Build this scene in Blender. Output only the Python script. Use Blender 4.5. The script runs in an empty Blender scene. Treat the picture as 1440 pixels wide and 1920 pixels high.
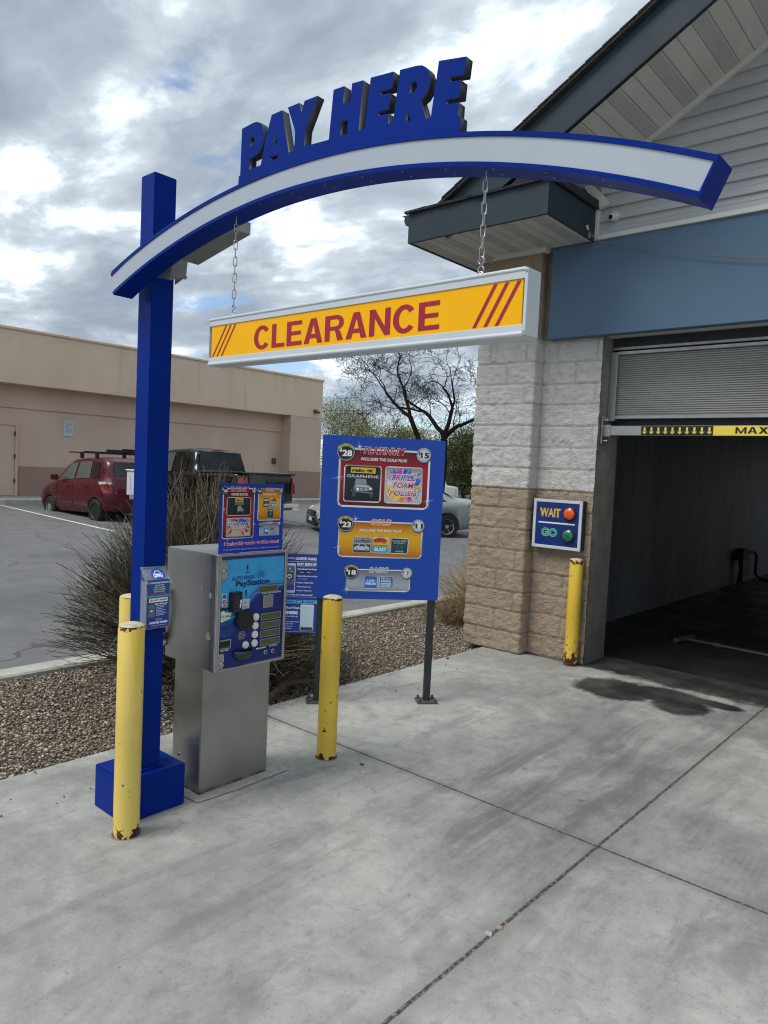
import bpy, bmesh, math, random
import numpy as np
from mathutils import Vector, Matrix, noise
R = math.radians
scene = bpy.context.scene
COL = scene.collection
rnd = random.Random(7)

# ------------------------------------------------------------------ camera
yaw, pit, rol, FPX = 0.7136056, -0.05841299, 0.04688483, 1363.56
f = Vector((-math.sin(yaw)*math.cos(pit), math.cos(yaw)*math.cos(pit), math.sin(pit)))
r0 = Vector((math.cos(yaw), math.sin(yaw), 0)); u0 = r0.cross(f)
r = r0*math.cos(rol)+u0*math.sin(rol); u = -r0*math.sin(rol)+u0*math.cos(rol)
cd = bpy.data.cameras.new('camera'); cam = bpy.data.objects.new('camera', cd); COL.objects.link(cam)
cam.matrix_world = Matrix(((r.x, u.x, -f.x, 0), (r.y, u.y, -f.y, 0), (r.z, u.z, -f.z, 1.7), (0, 0, 0, 1)))
cd.sensor_fit = 'VERTICAL'; cd.sensor_height = 24; cd.lens = FPX/1920*24
cd.clip_start = 0.05; cd.clip_end = 3000
scene.camera = cam

# ------------------------------------------------------------------ sky, sun, exposure
SUN_EL, SUN_AZ = R(56), R(203)      # azimuth measured clockwise from +Y
world = bpy.data.worlds.new('World'); scene.world = world; world.use_nodes = True
nt = world.node_tree; N = nt.nodes; L = nt.links; N.clear()
def nn(t, **k):
    n = N.new(t)
    for a, b in k.items(): setattr(n, a, b)
    return n
def wmath(op, a, b=None, c=None):
    n = N.new('ShaderNodeMath'); n.operation = op
    for i, v in enumerate((a, b, c)):
        if v is None: continue
        if isinstance(v, (int, float)): n.inputs[i].default_value = v
        else: L.new(v, n.inputs[i])
    return n.outputs[0]
sky = nn('ShaderNodeTexSky', sky_type='NISHITA', sun_disc=False)
sky.dust_density = 0.0; sky.ozone_density = 3.0; sky.altitude = 700; sky.sun_elevation = SUN_EL; sky.sun_rotation = SUN_AZ
geo = nn('ShaderNodeTexCoord'); sep = nn('ShaderNodeSeparateXYZ'); L.new(geo.outputs['Generated'], sep.inputs[0])
den = wmath('ADD', wmath('MAXIMUM', sep.outputs[2], 0.0), 0.16)
comb = nn('ShaderNodeCombineXYZ')
L.new(wmath('DIVIDE', sep.outputs[0], den), comb.inputs[0]); L.new(wmath('DIVIDE', sep.outputs[1], den), comb.inputs[1])
mp = nn('ShaderNodeMapping'); L.new(comb.outputs[0], mp.inputs[0]); mp.inputs['Rotation'].default_value = (0, 0, R(52)); mp.inputs['Scale'].default_value = (0.75, 1.15, 1)
mp.inputs['Location'].default_value = (-8.8, -2.3, 0)
def wn(scale, det, rough, dist=0.0):
    n = nn('ShaderNodeTexNoise'); n.inputs['Scale'].default_value = scale; n.inputs['Detail'].default_value = det
    n.inputs['Roughness'].default_value = rough; n.inputs['Distortion'].default_value = dist; L.new(mp.outputs[0], n.inputs['Vector']); return n.outputs[0]
big, mid_, fine = wn(1.25, 3, .5, .3), wn(2.6, 9, .58, .35), wn(6.0, 8, .57, .25)
val = wmath('ADD', wmath('MULTIPLY', big, .42), wmath('ADD', wmath('MULTIPLY', mid_, .40), wmath('MULTIPLY', fine, .18)))
ramp = nn('ShaderNodeValToRGB'); L.new(val, ramp.inputs[0])
cr = ramp.color_ramp; cr.elements[0].position = .405; cr.elements[0].color = (2.1, 2.55, 3.1, 1)
cr.elements[1].position = .605; cr.elements[1].color = (7.2, 7.9, 8.5, 1)
e = cr.elements.new(.47); e.color = (2.75, 3.2, 3.75, 1)
e = cr.elements.new(.525); e.color = (3.95, 4.5, 5.05, 1)
e = cr.elements.new(.555); e.color = (6.1, 6.8, 7.4, 1)
# gaps of blue: more of them towards the horizon
gapn = wn(1.9, 6, .55, .4)
lowsky = wmath('MULTIPLY', wmath('SUBTRACT', 1.0, wmath('MINIMUM', wmath('MULTIPLY', wmath('MAXIMUM', sep.outputs[2], 0), 4.2), 1.0)), .13)
gap = nn('ShaderNodeMapRange'); gap.interpolation_type = 'SMOOTHSTEP'
L.new(wmath('ADD', gapn, lowsky), gap.inputs[0]); gap.inputs[1].default_value = .605; gap.inputs[2].default_value = .70
gap.inputs[3].default_value = 0; gap.inputs[4].default_value = .85
mix = nn('ShaderNodeMix', data_type='RGBA'); L.new(gap.outputs[0], mix.inputs[0]); L.new(ramp.outputs[0], mix.inputs[6])
L.new(sky.outputs[0], mix.inputs[7])
bg = nn('ShaderNodeBackground'); L.new(mix.outputs[2], bg.inputs[0]); bg.inputs[1].default_value = 0.088
wo = nn('ShaderNodeOutputWorld'); L.new(bg.outputs[0], wo.inputs[0])
sd = bpy.data.lights.new('sun', 'SUN'); sd.energy = 1.5; sd.angle = R(28); sd.color = (1, .95, .88)
so = bpy.data.objects.new('sun', sd); COL.objects.link(so)
sdir = Vector((math.sin(SUN_AZ)*math.cos(SUN_EL), math.cos(SUN_AZ)*math.cos(SUN_EL), math.sin(SUN_EL)))
so.rotation_euler = sdir.to_track_quat('Z', 'Y').to_euler(); so.location = sdir*60
scene.view_settings.view_transform = 'Standard'; scene.view_settings.look = 'None'
scene.view_settings.exposure = 0.9; scene.view_settings.gamma = 1
scene.cycles.max_bounces = 8; scene.cycles.filter_width = 1.15

# ------------------------------------------------------------------ materials
def s2l(c): return c/12.92 if c <= .04045 else ((c+.055)/1.055)**2.4
def hexc(h):
    h = h.lstrip('#'); return tuple(s2l(int(h[i:i+2], 16)/255) for i in (0, 2, 4))
class Mat:
    def __init__(s, name, col=(.5, .5, .5), rough=.5, metal=0.0, spec=.5, coat=0.0):
        s.m = bpy.data.materials.new(name); s.m.use_nodes = True; s.t = s.m.node_tree
        s.b = s.t.nodes['Principled BSDF']; s.b.inputs['Base Color'].default_value = (*col, 1)
        s.b.inputs['Roughness'].default_value = rough; s.b.inputs['Metallic'].default_value = metal
        s.b.inputs['Specular IOR Level'].default_value = spec; s.b.inputs['Coat Weight'].default_value = coat
        s._tc = None
    def n(s, t, **k):
        q = s.t.nodes.new(t)
        for a, b in k.items(): setattr(q, a, b)
        return q
    def link(s, a, b): s.t.links.new(a, b)
    @property
    def co(s):
        if s._tc is None: s._tc = s.n('ShaderNodeTexCoord').outputs['Object']
        return s._tc
    def math(s, op, a, b=None, c=None):
        q = s.n('ShaderNodeMath', operation=op)
        for i, v in enumerate((a, b, c)):
            if v is None: continue
            if isinstance(v, (int, float)): q.inputs[i].default_value = v
            else: s.link(v, q.inputs[i])
        return q.outputs[0]
    def noise(s, scale, det=6, rough=.55, vec=None, dist=0, stretch=None):
        q = s.n('ShaderNodeTexNoise'); q.inputs['Scale'].default_value = scale; q.inputs['Detail'].default_value = det
        q.inputs['Roughness'].default_value = rough; q.inputs['Distortion'].default_value = dist
        v = vec or s.co
        if stretch:
            m = s.n('ShaderNodeMapping'); m.inputs['Scale'].default_value = stretch; s.link(v, m.inputs[0]); v = m.outputs[0]
        s.link(v, q.inputs['Vector']); return q.outputs[0]
    def ramp(s, fac, stops):
        q = s.n('ShaderNodeValToRGB'); s.link(fac, q.inputs[0]); e = q.color_ramp.elements
        for i, (p, c) in enumerate(stops):
            c = (c, c, c, 1) if isinstance(c, (int, float)) else (*c, 1)
            if i < 2: e[i].position = p; e[i].color = c
            else: k = e.new(p); k.color = c
        return q.outputs[0]
    def maprange(s, v, a, b, c=0, d=1, smooth=True):
        q = s.n('ShaderNodeMapRange'); q.interpolation_type = 'SMOOTHSTEP' if smooth else 'LINEAR'
        s.link(v, q.inputs[0])
        for i, x in enumerate((a, b, c, d)): q.inputs[i+1].default_value = x
        return q.outputs[0]
    def mix(s, fac, a, b, mode='MIX'):
        q = s.n('ShaderNodeMix', data_type='RGBA', blend_type=mode)
        for i, v in ((0, fac), (6, a), (7, b)):
            if isinstance(v, (int, float)): q.inputs[i].default_value = v if i == 0 else (v, v, v, 1)
            elif isinstance(v, tuple): q.inputs[i].default_value = (*v, 1)
            else: s.link(v, q.inputs[i])
        return q.outputs[2]
    def color(s, o): s.link(o, s.b.inputs['Base Color'])
    def rough(s, o): s.link(o, s.b.inputs['Roughness'])
    def bump(s, h, strength=.3, dist=.01):
        q = s.n('ShaderNodeBump'); q.inputs['Strength'].default_value = strength; q.inputs['Distance'].default_value = dist
        s.link(h, q.inputs['Height']); s.link(q.outputs[0], s.b.inputs['Normal'])
    def xyz(s):
        q = s.n('ShaderNodeSeparateXYZ'); s.link(s.co, q.inputs[0]); return q.outputs

def worn(name, col, rough=.4, metal=0.0, var=.12, scale=6, bump=.05, coat=0, spec=.5):
    m = Mat(name, col, rough, metal, spec, coat)
    n = m.noise(scale, 6, .6); a = tuple(c*(1-var) for c in col); b = tuple(min(1, c*(1+var)) for c in col)
    m.color(m.ramp(n, [(.3, a), (.7, b)])); m.rough(m.ramp(m.noise(scale*2.3, 5), [(.3, max(.03, rough-.07)), (.7, min(1, rough+.09))]))
    if bump: m.bump(m.noise(scale*20, 4), bump, .002)
    return m.m

# concrete apron with tooled joints, tyre grime and a wet patch
m = Mat('concrete', rough=.8)
X, Y, Z = m.xyz()
big = m.noise(.55, 9, .68, dist=.4); med = m.noise(2.2, 10, .7, dist=.3); strk = m.noise(3.4, 10, .72, dist=.5, stretch=(1.7, .34, 1)); spk = m.noise(95, 4, .7); tiny = m.noise(45, 4, .7)
base = m.ramp(med, [(.28, hexc('#82837e')), (.42, hexc('#979893')), (.55, hexc('#a4a59f')), (.72, hexc('#b6b6af'))])
base = m.mix(m.maprange(big, .46, .62, 0, .5), base, hexc('#6c6d6b'))
base = m.mix(m.maprange(m.noise(1.1, 7, .68, dist=.8), .54, .66, 0, .38), base, hexc('#6b6b69'))
base = m.mix(m.maprange(strk, .50, .66, 0, .55), base, hexc('#747572'))
base = m.mix(m.maprange(m.noise(5, 6, .65, dist=.6), .5, .75, 0, .22), base, hexc('#bcbdb8'))
# tyre-darkened lane
lane = m.math('SUBTRACT', 1, m.maprange(m.math('ABSOLUTE', m.math('SUBTRACT', X, -1.75)), .15, 1.1, 0, 1))
lane = m.math('MULTIPLY', lane, m.maprange(m.noise(.9, 5, .6), .35, .6, .25, 1))
lane = m.math('MULTIPLY', lane, m.maprange(Y, 1.2, 4.0, .35, 1))
base = m.mix(m.math('MULTIPLY', m.math('MULTIPLY', lane, m.maprange(strk, .36, .6, .25, 1)), .8), base, hexc('#5f605f'))
base = m.mix(m.maprange(spk, .60, .70, 0, .6), base, hexc('#4a4a48'))
fl = m.noise(26, 5, .75); base = m.mix(m.maprange(fl, .60, .68, 0, .4), base, hexc('#555653')); base = m.mix(m.maprange(fl, .42, .30, 0, .14), base, hexc('#cfd0ca'))
base = m.mix(m.maprange(spk, .27, .36, .4, 0), base, hexc('#c9cac6'))
base = m.mix(m.maprange(tiny, .6, .72, 0, .3), base, hexc('#5e5d5a'))
mot_ = m.noise(12, 7, .75); base = m.mix(m.maprange(mot_, .52, .64, 0, .38), base, hexc('#70716e')); base = m.mix(m.maprange(mot_, .46, .30, 0, .16), base, hexc('#c4c5c0'))
pit_ = m.noise(75, 3, .6); base = m.mix(m.maprange(pit_, .64, .70, 0, .5), base, hexc('#50504d'))
tw_ = m.math('MULTIPLY', m.math('SUBTRACT', m.noise(.5, 2), .5), .5)
for tx in (-2.35, -.85, .75):
    tb = m.math('SUBTRACT', 1, m.maprange(m.math('ABSOLUTE', m.math('SUBTRACT', m.math('ADD', X, tw_), tx)), .07, .15, 0, 1)); rib = m.maprange(m.math('SINE', m.math('MULTIPLY', m.math('ADD', X, tw_), 190)), -.3, .5, .5, 1)
    base = m.mix(m.math('MULTIPLY', m.math('MULTIPLY', tb, rib), m.maprange(m.noise(.8, 5, .65), .46, .66, 0, .38)), base, hexc('#5a5b5b'))
# rough oily spots
sp = m.n('ShaderNodeTexVoronoi'); sp.inputs['Scale'].default_value = 2.1; m.link(m.co, sp.inputs['Vector'])
spot = m.maprange(m.math('ADD', sp.outputs['Distance'], m.math('MULTIPLY', m.noise(18, 3), .05)), .045, .075, .55, 0)
base = m.mix(spot, base, hexc('#4b4a47'))
wob = m.math('MULTIPLY', m.math('SUBTRACT', m.noise(14, 4, .7), .5), .012)
def joint(ax, at, w=.006):
    return m.math('SUBTRACT', 1, m.maprange(m.math('ABSOLUTE', m.math('SUBTRACT', m.math('ADD', ax, wob), at)), w, w+.006, 0, 1))
j = joint(X, -1.345, .0045)
for o in (joint(Y, 3.18, .0035), joint(Y, 6.165, .005), joint(X, 1.45), joint(Y, .2), joint(Y, -2.8), joint(X, 4.2)): j = m.math('MAXIMUM', j, o)
halo = m.math('SUBTRACT', 1, m.maprange(m.math('ABSOLUTE', m.math('SUBTRACT', X, -1.345)), .01, .10, 0, 1))
base = m.mix(m.math('MULTIPLY', halo, m.math('MULTIPLY', med, .6)), base, hexc('#595956'))
cv = m.n('ShaderNodeTexVoronoi', feature='DISTANCE_TO_EDGE'); cv.inputs['Scale'].default_value = .42; cva = m.n('ShaderNodeVectorMath', operation='ADD'); cvn = m.n('ShaderNodeTexNoise'); cvn.inputs['Scale'].default_value = 1.6; cvn.inputs['Detail'].default_value = 7
m.link(m.co, cvn.inputs['Vector']); cvs = m.n('ShaderNodeVectorMath', operation='SCALE'); cvs.inputs['Scale'].default_value = .9; m.link(cvn.outputs['Color'], cvs.inputs[0]); m.link(m.co, cva.inputs[0]); m.link(cvs.outputs[0], cva.inputs[1]); m.link(cva.outputs[0], cv.inputs['Vector'])
hair = m.math('MULTIPLY', m.maprange(cv.outputs['Distance'], .0005, .0024, .28, 0), m.maprange(m.noise(.8, 2), .50, .58, 0, 1)); base = m.mix(hair, base, hexc('#52524e'))
halo2 = m.math('SUBTRACT', 1, m.maprange(m.math('ABSOLUTE', m.math('SUBTRACT', Y, 3.18)), .01, .07, 0, 1))
base = m.mix(m.math('MULTIPLY', halo2, m.math('MULTIPLY', med, .5)), base, hexc('#60605c'))
jc = m.ramp(m.noise(55, 4, .7), [(.35, hexc('#151513')), (.5, hexc('#3b3a34')), (.66, hexc('#8b887d'))])
base = m.mix(m.math('MULTIPLY', j, .93), base, jc)
# wet patch in front of the bay (union of ragged discs)
wv = m.math('MULTIPLY', m.math('SUBTRACT', m.noise(5, 8, .72, dist=.6), .5), .85)
wet = None
for cx, cy, rx, ry in ((-2.36, 5.70, .36, .33), (-2.0, 5.84, .38, .25), (-1.82, 5.68, .24, .27), (-1.62, 5.93, .22, .10)):
    dx = m.math('DIVIDE', m.math('SUBTRACT', X, cx), rx); dy = m.math('DIVIDE', m.math('SUBTRACT', Y, cy), ry)
    d = m.math('SQRT', m.math('ADD', m.math('MULTIPLY', dx, dx), m.math('MULTIPLY', dy, dy)))
    wet = d if wet is None else m.math('MINIMUM', wet, d)
wet = m.math('SUBTRACT', 1, m.maprange(m.math('ADD', wet, wv), .74, 1.05, 0, 1))
inside = m.maprange(m.math('ADD', Y, m.math('MULTIPLY', m.math('SUBTRACT', m.noise(3.5, 4), .5), .35)), 6.10, 6.20, 0, 1)
wet = m.math('MAXIMUM', wet, inside)
wetc = m.mix(m.maprange(m.noise(3, 5), .35, .65, .82, .95), base, hexc('#1f1e1b'))
base = m.mix(wet, base, wetc)
m.color(base); m.rough(m.math('SUBTRACT', m.maprange(med, .3, .7, .78, .9), m.math('MULTIPLY', wet, .38)))
hh = m.math('ADD', m.math('MULTIPLY', spk, .25), m.math('ADD', m.math('MULTIPLY', tiny, .5), m.math('MULTIPLY', j, -4)))
m.bump(hh, .45, .004)
M_conc = m.m

m = Mat('pale concrete', rough=.85); med = m.noise(5, 7, .6)
c = m.ramp(med, [(.3, hexc('#94948c')), (.7, hexc('#b4b3aa'))]); c = m.mix(m.maprange(m.noise(90, 3), .6, .7, 0, .5), c, hexc('#6e6d68'))
m.color(c); m.bump(m.noise(80, 4), .3, .004); M_kerb = m.m

m = Mat('asphalt', rough=.85); bg_ = m.noise(.35, 5, .6); sp_ = m.noise(120, 2, .7); md = m.noise(3, 6, .6)
c = m.ramp(md, [(.3, hexc('#5b5c5d')), (.7, hexc('#6c6d6e'))]); c = m.mix(m.maprange(bg_, .45, .65, 0, .45), c, hexc('#4b4c4e'))
c = m.mix(m.maprange(sp_, .62, .7, 0, .6), c, hexc('#a3a3a0'))
vo = m.n('ShaderNodeTexVoronoi', feature='DISTANCE_TO_EDGE'); vo.inputs['Scale'].default_value = .33
vm = m.n('ShaderNodeVectorMath', operation='ADD'); nz = m.n('ShaderNodeTexNoise'); nz.inputs['Scale'].default_value = 1.2; nz.inputs['Detail'].default_value = 5
m.link(m.co, nz.inputs['Vector']); m.link(m.co, vm.inputs[0]); sc_ = m.n('ShaderNodeVectorMath', operation='SCALE'); sc_.inputs['Scale'].default_value = 1.1
m.link(nz.outputs['Color'], sc_.inputs[0]); m.link(sc_.outputs[0], vm.inputs[1]); m.link(vm.outputs[0], vo.inputs['Vector'])
crk = m.maprange(vo.outputs['Distance'], .003, .011, .8, 0); c = m.mix(m.math('MULTIPLY', crk, m.maprange(m.noise(.5, 2), .46, .56, 0, 1)), c, hexc('#3f4042'))
m.color(c); m.bump(m.noise(110, 3, .7), .5, .006); M_asph = m.m

def vcol(name, rough=.5, spec=.5, bump=0, metal=0):
    m = Mat(name, rough=rough, spec=spec, metal=metal); a = m.n('ShaderNodeVertexColor', layer_name='Col')
    c = m.mix(.18, a.outputs[0], m.ramp(m.noise(9, 5), [(.3, .55), (.7, 1.0)]), 'MULTIPLY')
    m.color(c)
    if bump: m.bump(m.noise(60, 4), bump, .004)
    return m.m
M_peb = vcol('pebbles', .9, .3, .3)
M_print = vcol('printed graphics', .42, .45)
M_twig = vcol('dry twigs', .95, .1)

m = Mat('soil', rough=.95); m.color(m.ramp(m.noise(14, 8, .7), [(.3, hexc('#3d372e')), (.7, hexc('#6f675a'))])); m.bump(m.noise(50, 5), .8, .02); M_soil = m.m
m = Mat('far ground', rough=.95); m.color(m.ramp(m.noise(.3, 8, .7), [(.3, hexc('#6d6557')), (.7, hexc('#8f8675'))])); M_far = m.m

def cmu(name, c1, c2, c3):
    m = Mat(name, rough=.75); n1 = m.noise(6, 6, .6); n2 = m.noise(70, 5, .75)
    c = m.ramp(n1, [(.3, hexc(c1)), (.7, hexc(c2))]); c = m.mix(m.maprange(n2, .56, .66, 0, .5), c, hexc(c3))
    m.color(c); v = m.n('ShaderNodeTexVoronoi'); v.inputs['Scale'].default_value = 80; m.link(m.co, v.inputs['Vector'])
    m.bump(m.math('ADD', m.math('MULTIPLY', n2, 1.2), m.math('ADD', m.math('MULTIPLY', m.noise(28, 5, .7), 1.2), m.math('MULTIPLY', v.outputs['Distance'], .5))), 1.0, .012); return m.m
M_white = cmu('white painted block', '#bfbeb9', '#d2d1cb', '#8b8984')
M_tan = cmu('tan painted block', '#9a8a77', '#ac9b86', '#5f5446')
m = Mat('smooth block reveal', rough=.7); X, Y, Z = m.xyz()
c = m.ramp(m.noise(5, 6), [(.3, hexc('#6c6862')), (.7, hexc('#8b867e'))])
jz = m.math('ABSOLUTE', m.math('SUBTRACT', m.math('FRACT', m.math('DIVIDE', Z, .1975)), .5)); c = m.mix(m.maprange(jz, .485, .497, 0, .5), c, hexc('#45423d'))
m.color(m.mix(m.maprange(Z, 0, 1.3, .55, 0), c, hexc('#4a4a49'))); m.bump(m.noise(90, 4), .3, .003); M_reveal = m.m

m = Mat('stucco light', rough=.9); c = m.ramp(m.noise(.8, 6), [(.3, hexc('#d0b8a2')), (.7, hexc('#d9c3ae'))]); m.color(m.mix(m.maprange(m.noise(2.2, 6, .6, stretch=(1, 1, .12)), .52, .7, 0, .25), c, hexc('#a8917d'))); m.bump(m.noise(60, 4), .4, .01); M_stl = m.m
m = Mat('stucco mid', rough=.9); m.color(m.ramp(m.noise(.8, 6), [(.3, hexc('#bfa796')), (.7, hexc('#c9b3a2'))])); m.bump(m.noise(60, 4), .4, .01); M_stm = m.m
m = Mat('stucco taupe', rough=.9); m.color(m.ramp(m.noise(.8, 6), [(.3, hexc('#957b72')), (.7, hexc('#a0877c'))])); m.bump(m.noise(60, 4), .4, .01); M_std = m.m

M_blue = worn('blue sign paint', hexc('#00267c'), .36, 0, .12, 2.2, .02, 0, .08)
M_bluedark = worn('letter edge paint', hexc('#1c2126'), .5)
M_face = worn('white translucent face', hexc('#a3adb8'), .35, 0, .03, 3, 0)
M_alu = worn('aluminium', (.36, .365, .37), .42, .8, .12, 9, .05)
m = Mat('brushed stainless', (.50, .50, .49), .3, 1.0); n1 = m.noise(3, 6, .6); n2 = m.noise(60, 3, .6, stretch=(1, 1, .02))
c = m.ramp(n1, [(.3, (.38, .385, .385)), (.7, (.50, .505, .50))]); m.color(c); m.rough(m.ramp(n1, [(.3, .27), (.7, .36)])); m.bump(m.noise(2.5, 2), .05, .02); M_steel = m.m
m = Mat('plinth stainless', (.42, .42, .41), .35, 1.0); n1 = m.noise(3, 6, .6); X, Y, Z = m.xyz()
c = m.ramp(n1, [(.3, (.34, .34, .335)), (.7, (.44, .44, .435))]); rst = m.math('MULTIPLY', m.maprange(Z, 0.0, .035, 1, 0), m.maprange(m.noise(30, 4), .42, .6, 0, 1))
m.color(m.mix(rst, c, hexc('#5c3413'))); n2 = m.noise(60, 3, .6, stretch=(1, 1, .02)); m.rough(m.ramp(n1, [(.3, .30), (.7, .40)])); m.bump(m.noise(2.5, 2), .05, .02); M_plinth = m.m
M_smudge = worn('scuffed steel', (.42, .42, .41), .7, .8, .1, 20, 0)
M_whitemetal = worn('white sign metal', hexc('#bcc3ca'), .35, 0, .04, 4, .01)
m = Mat('yellow panel', rough=.45, spec=.2); m.color(m.ramp(m.noise(1.4, 3), [(.3, hexc('#ecaa00')), (.7, hexc('#f4b600'))])); M_yel = m.m
M_red = worn('red vinyl', hexc('#9c1230'), .4, 0, .04, 3, 0)
M_galv = worn('galvanised chain', (.38, .38, .37), .45, .85, .2, 40, 0)
def bollard_mat(name, col, rust0, seed):
    m = Mat(name, rough=.42, coat=.15); X, Y, Z = m.xyz(); off = m.n('ShaderNodeVectorMath', operation='ADD'); m.link(m.co, off.inputs[0]); off.inputs[1].default_value = (seed*3.1, seed, seed*1.7)
    v = off.outputs[0]
    c = m.ramp(m.noise(4, 4, .5, vec=v), [(.35, hexc(col)), (.7, tuple(x*.86 for x in hexc(col)))])
    c = m.mix(m.maprange(m.noise(3, 3, .5, vec=v, stretch=(2.5, 2.5, .4)), .56, .62, 0, .5), c, hexc('#d9b10f'))
    n = m.noise(22, 5, .6, vec=v)
    topm = m.maprange(Z, .90, .955, 0, .19); botm = m.maprange(Z, rust0, 0, 0, .26)
    k = m.maprange(m.math('ADD', n, m.math('ADD', topm, botm)), .665, .69, 0, 1)
    rc = m.ramp(m.noise(35, 3, vec=v), [(.42, hexc('#231510')), (.5, hexc('#4a2312')), (.64, hexc('#6e1a1c'))])
    c = m.mix(k, c, rc)
    c = m.mix(m.maprange(m.noise(30, 3, vec=v), .73, .75, 0, 1), c, hexc('#4c3a1c'))
    m.color(c); m.rough(m.ramp(k, [(0, .42), (1, .85)])); m.bump(m.math('ADD', m.noise(12, 4, vec=v), m.math('MULTIPLY', k, -.6)), .35, .004); return m.m
M_bol = [bollard_mat('yellow bollard paint', '#e2c765', .09, 1), bollard_mat('bright yellow bollard paint', '#dfbb42', .05, 4), bollard_mat('rusty bollard paint', '#d8b53a', .26, 6.3)]
M_cap = worn('chalky bollard top', hexc('#b9b294'), .8, 0, .3, 30, .3)
M_dark = worn('dark painted post', hexc('#23282c'), .5)
M_plate = worn('base plate', hexc('#55534c'), .7, .3, .3, 25, .2)
M_black = worn('black plastic', hexc('#131416'), .3, 0, .1, 9, 0)
M_grey = worn('dark grey plastic', hexc('#2e3436'), .4, 0, .1, 9, 0)
M_lcd = worn('lcd glass', hexc('#4c5530'), .15, 0, .08, 30, 0)
M_btn = worn('white button', hexc('#dcdcd8'), .4, 0, .03, 9, 0)
M_rubber = worn('rubber', hexc('#16171a'), .75, 0, .2, 20, .1)
M_fascia = worn('slate fascia paint', hexc('#2c3741'), .55, 0, .06, 2, .05, 0, .25)
M_panel = worn('steel blue panel', hexc('#4f687f'), .55, 0, .06, 1.2, .05, 0, .3)
M_trim = worn('white trim', hexc('#c5c6c4'), .5, 0, .06, 6, .03)
m = Mat('vinyl siding', rough=.5); nn1 = m.noise(2.5, 5, stretch=(.3, 1, 1.5)); m.color(m.ramp(nn1, [(.3, hexc('#a1a3a7')), (.7, hexc('#b1b3b6'))])); m.bump(m.noise(90, 3), .08, .001); M_side = m.m
m = Mat('soffit panel', rough=.6); X, Y, Z = m.xyz()
fx = m.math('FRACT', m.math('DIVIDE', m.math('ADD', X, 20), .30)); r1 = m.math('SUBTRACT', 1, m.maprange(m.math('ABSOLUTE', m.math('SUBTRACT', m.math('FRACT', m.math('MULTIPLY', fx, 3)), .5)), .0, .06, 0, 1))
perf = m.math('MULTIPLY', m.math('GREATER_THAN', m.math('SINE', m.math('MULTIPLY', X, 700)), .1), m.math('GREATER_THAN', m.math('SINE', m.math('MULTIPLY', Y, 420)), 0))
perf = m.math('MULTIPLY', perf, m.math('LESS_THAN', m.math('ABSOLUTE', m.math('SUBTRACT', fx, .33)), .13))
c = m.ramp(m.noise(3, 4), [(.3, hexc('#b3b2ac')), (.7, hexc('#c0bfb9'))]); strip_ = m.math('LESS_THAN', m.math('ABSOLUTE', m.math('SUBTRACT', fx, .33)), .14); c = m.mix(m.math('MULTIPLY', strip_, .16), c, hexc('#4c4b48')); c = m.mix(m.math('MULTIPLY', perf, .45), c, hexc('#2e2e2c')); c = m.mix(m.math('MULTIPLY', r1, .5), c, hexc('#55544f'))
m.color(c); m.bump(m.math('MULTIPLY', r1, -1), .6, .01); M_soffit = m.m
m = Mat('asphalt shingle', rough=.95); m.color(m.ramp(m.noise(40, 5), [(.3, hexc('#1d1e21')), (.7, hexc('#35373b'))])); m.bump(m.noise(60, 4), .6, .01); M_shin = m.m
m = Mat('shutter slats', rough=.45, metal=.2); X, Y, Z = m.xyz(); c = m.ramp(m.noise(2, 4), [(.3, hexc('#90928d')), (.7, hexc('#9fa19b'))]); m.color(c); M_shut = m.m
M_hood = worn('shutter hood', hexc('#2c2f33'), .6)
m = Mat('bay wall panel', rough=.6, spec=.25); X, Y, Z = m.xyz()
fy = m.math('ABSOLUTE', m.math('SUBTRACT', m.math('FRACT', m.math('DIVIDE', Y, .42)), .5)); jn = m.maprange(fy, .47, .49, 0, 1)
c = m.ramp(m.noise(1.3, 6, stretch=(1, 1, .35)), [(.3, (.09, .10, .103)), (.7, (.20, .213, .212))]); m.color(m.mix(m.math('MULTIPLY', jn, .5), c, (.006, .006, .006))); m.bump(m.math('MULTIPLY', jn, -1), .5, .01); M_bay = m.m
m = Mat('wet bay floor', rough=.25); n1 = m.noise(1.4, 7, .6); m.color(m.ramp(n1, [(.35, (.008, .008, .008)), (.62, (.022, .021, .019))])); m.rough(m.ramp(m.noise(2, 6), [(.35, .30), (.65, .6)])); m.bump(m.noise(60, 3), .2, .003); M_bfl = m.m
M_bark = worn('dark bark', hexc('#2b231d'), .95, 0, .35, 20, .5)
M_line = worn('line paint', hexc('#c6c6c2'), .8, 0, .2, 12, .1)
def paint(name, col, rough=.30): return worn(name, col, rough, .0, .05, 2, 0, .35, .35)
M_carred = paint('maroon car paint', hexc('#4a0b18')); M_carblk = paint('black car paint', hexc('#07080a'), .15); M_carsil = paint('grey car paint', hexc('#8b8f93')); M_carwht = paint('pale truck paint', hexc('#b9bcb8'), .35)
M_glass = worn('tinted car glass', hexc('#101618'), .08, 0, .05, 3, 0, .1, .5); M_glassl = worn('light car glass', hexc('#4a5553'), .06, 0, .2, 3, 0, 1.0, .8)
M_tail = worn('red tail lamp', hexc('#8a0c15'), .12, 0, .2, 30, 0, 1); M_tailw = worn('clear lamp', hexc('#b9b9b9'), .12, 0, .2, 60, 0, 1); M_wheel = worn('wheel alloy', (.45, .45, .46), .35, .7, .1, 30, 0)
M_chrome = worn('chrome', (.7, .7, .7), .15, 1, .05, 9, 0)
m = Mat('clear acrylic', (.82, .88, .95), .08); m.b.inputs['Transmission Weight'].default_value = .85; m.b.inputs['IOR'].default_value = 1.2; M_acr = m.m
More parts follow.
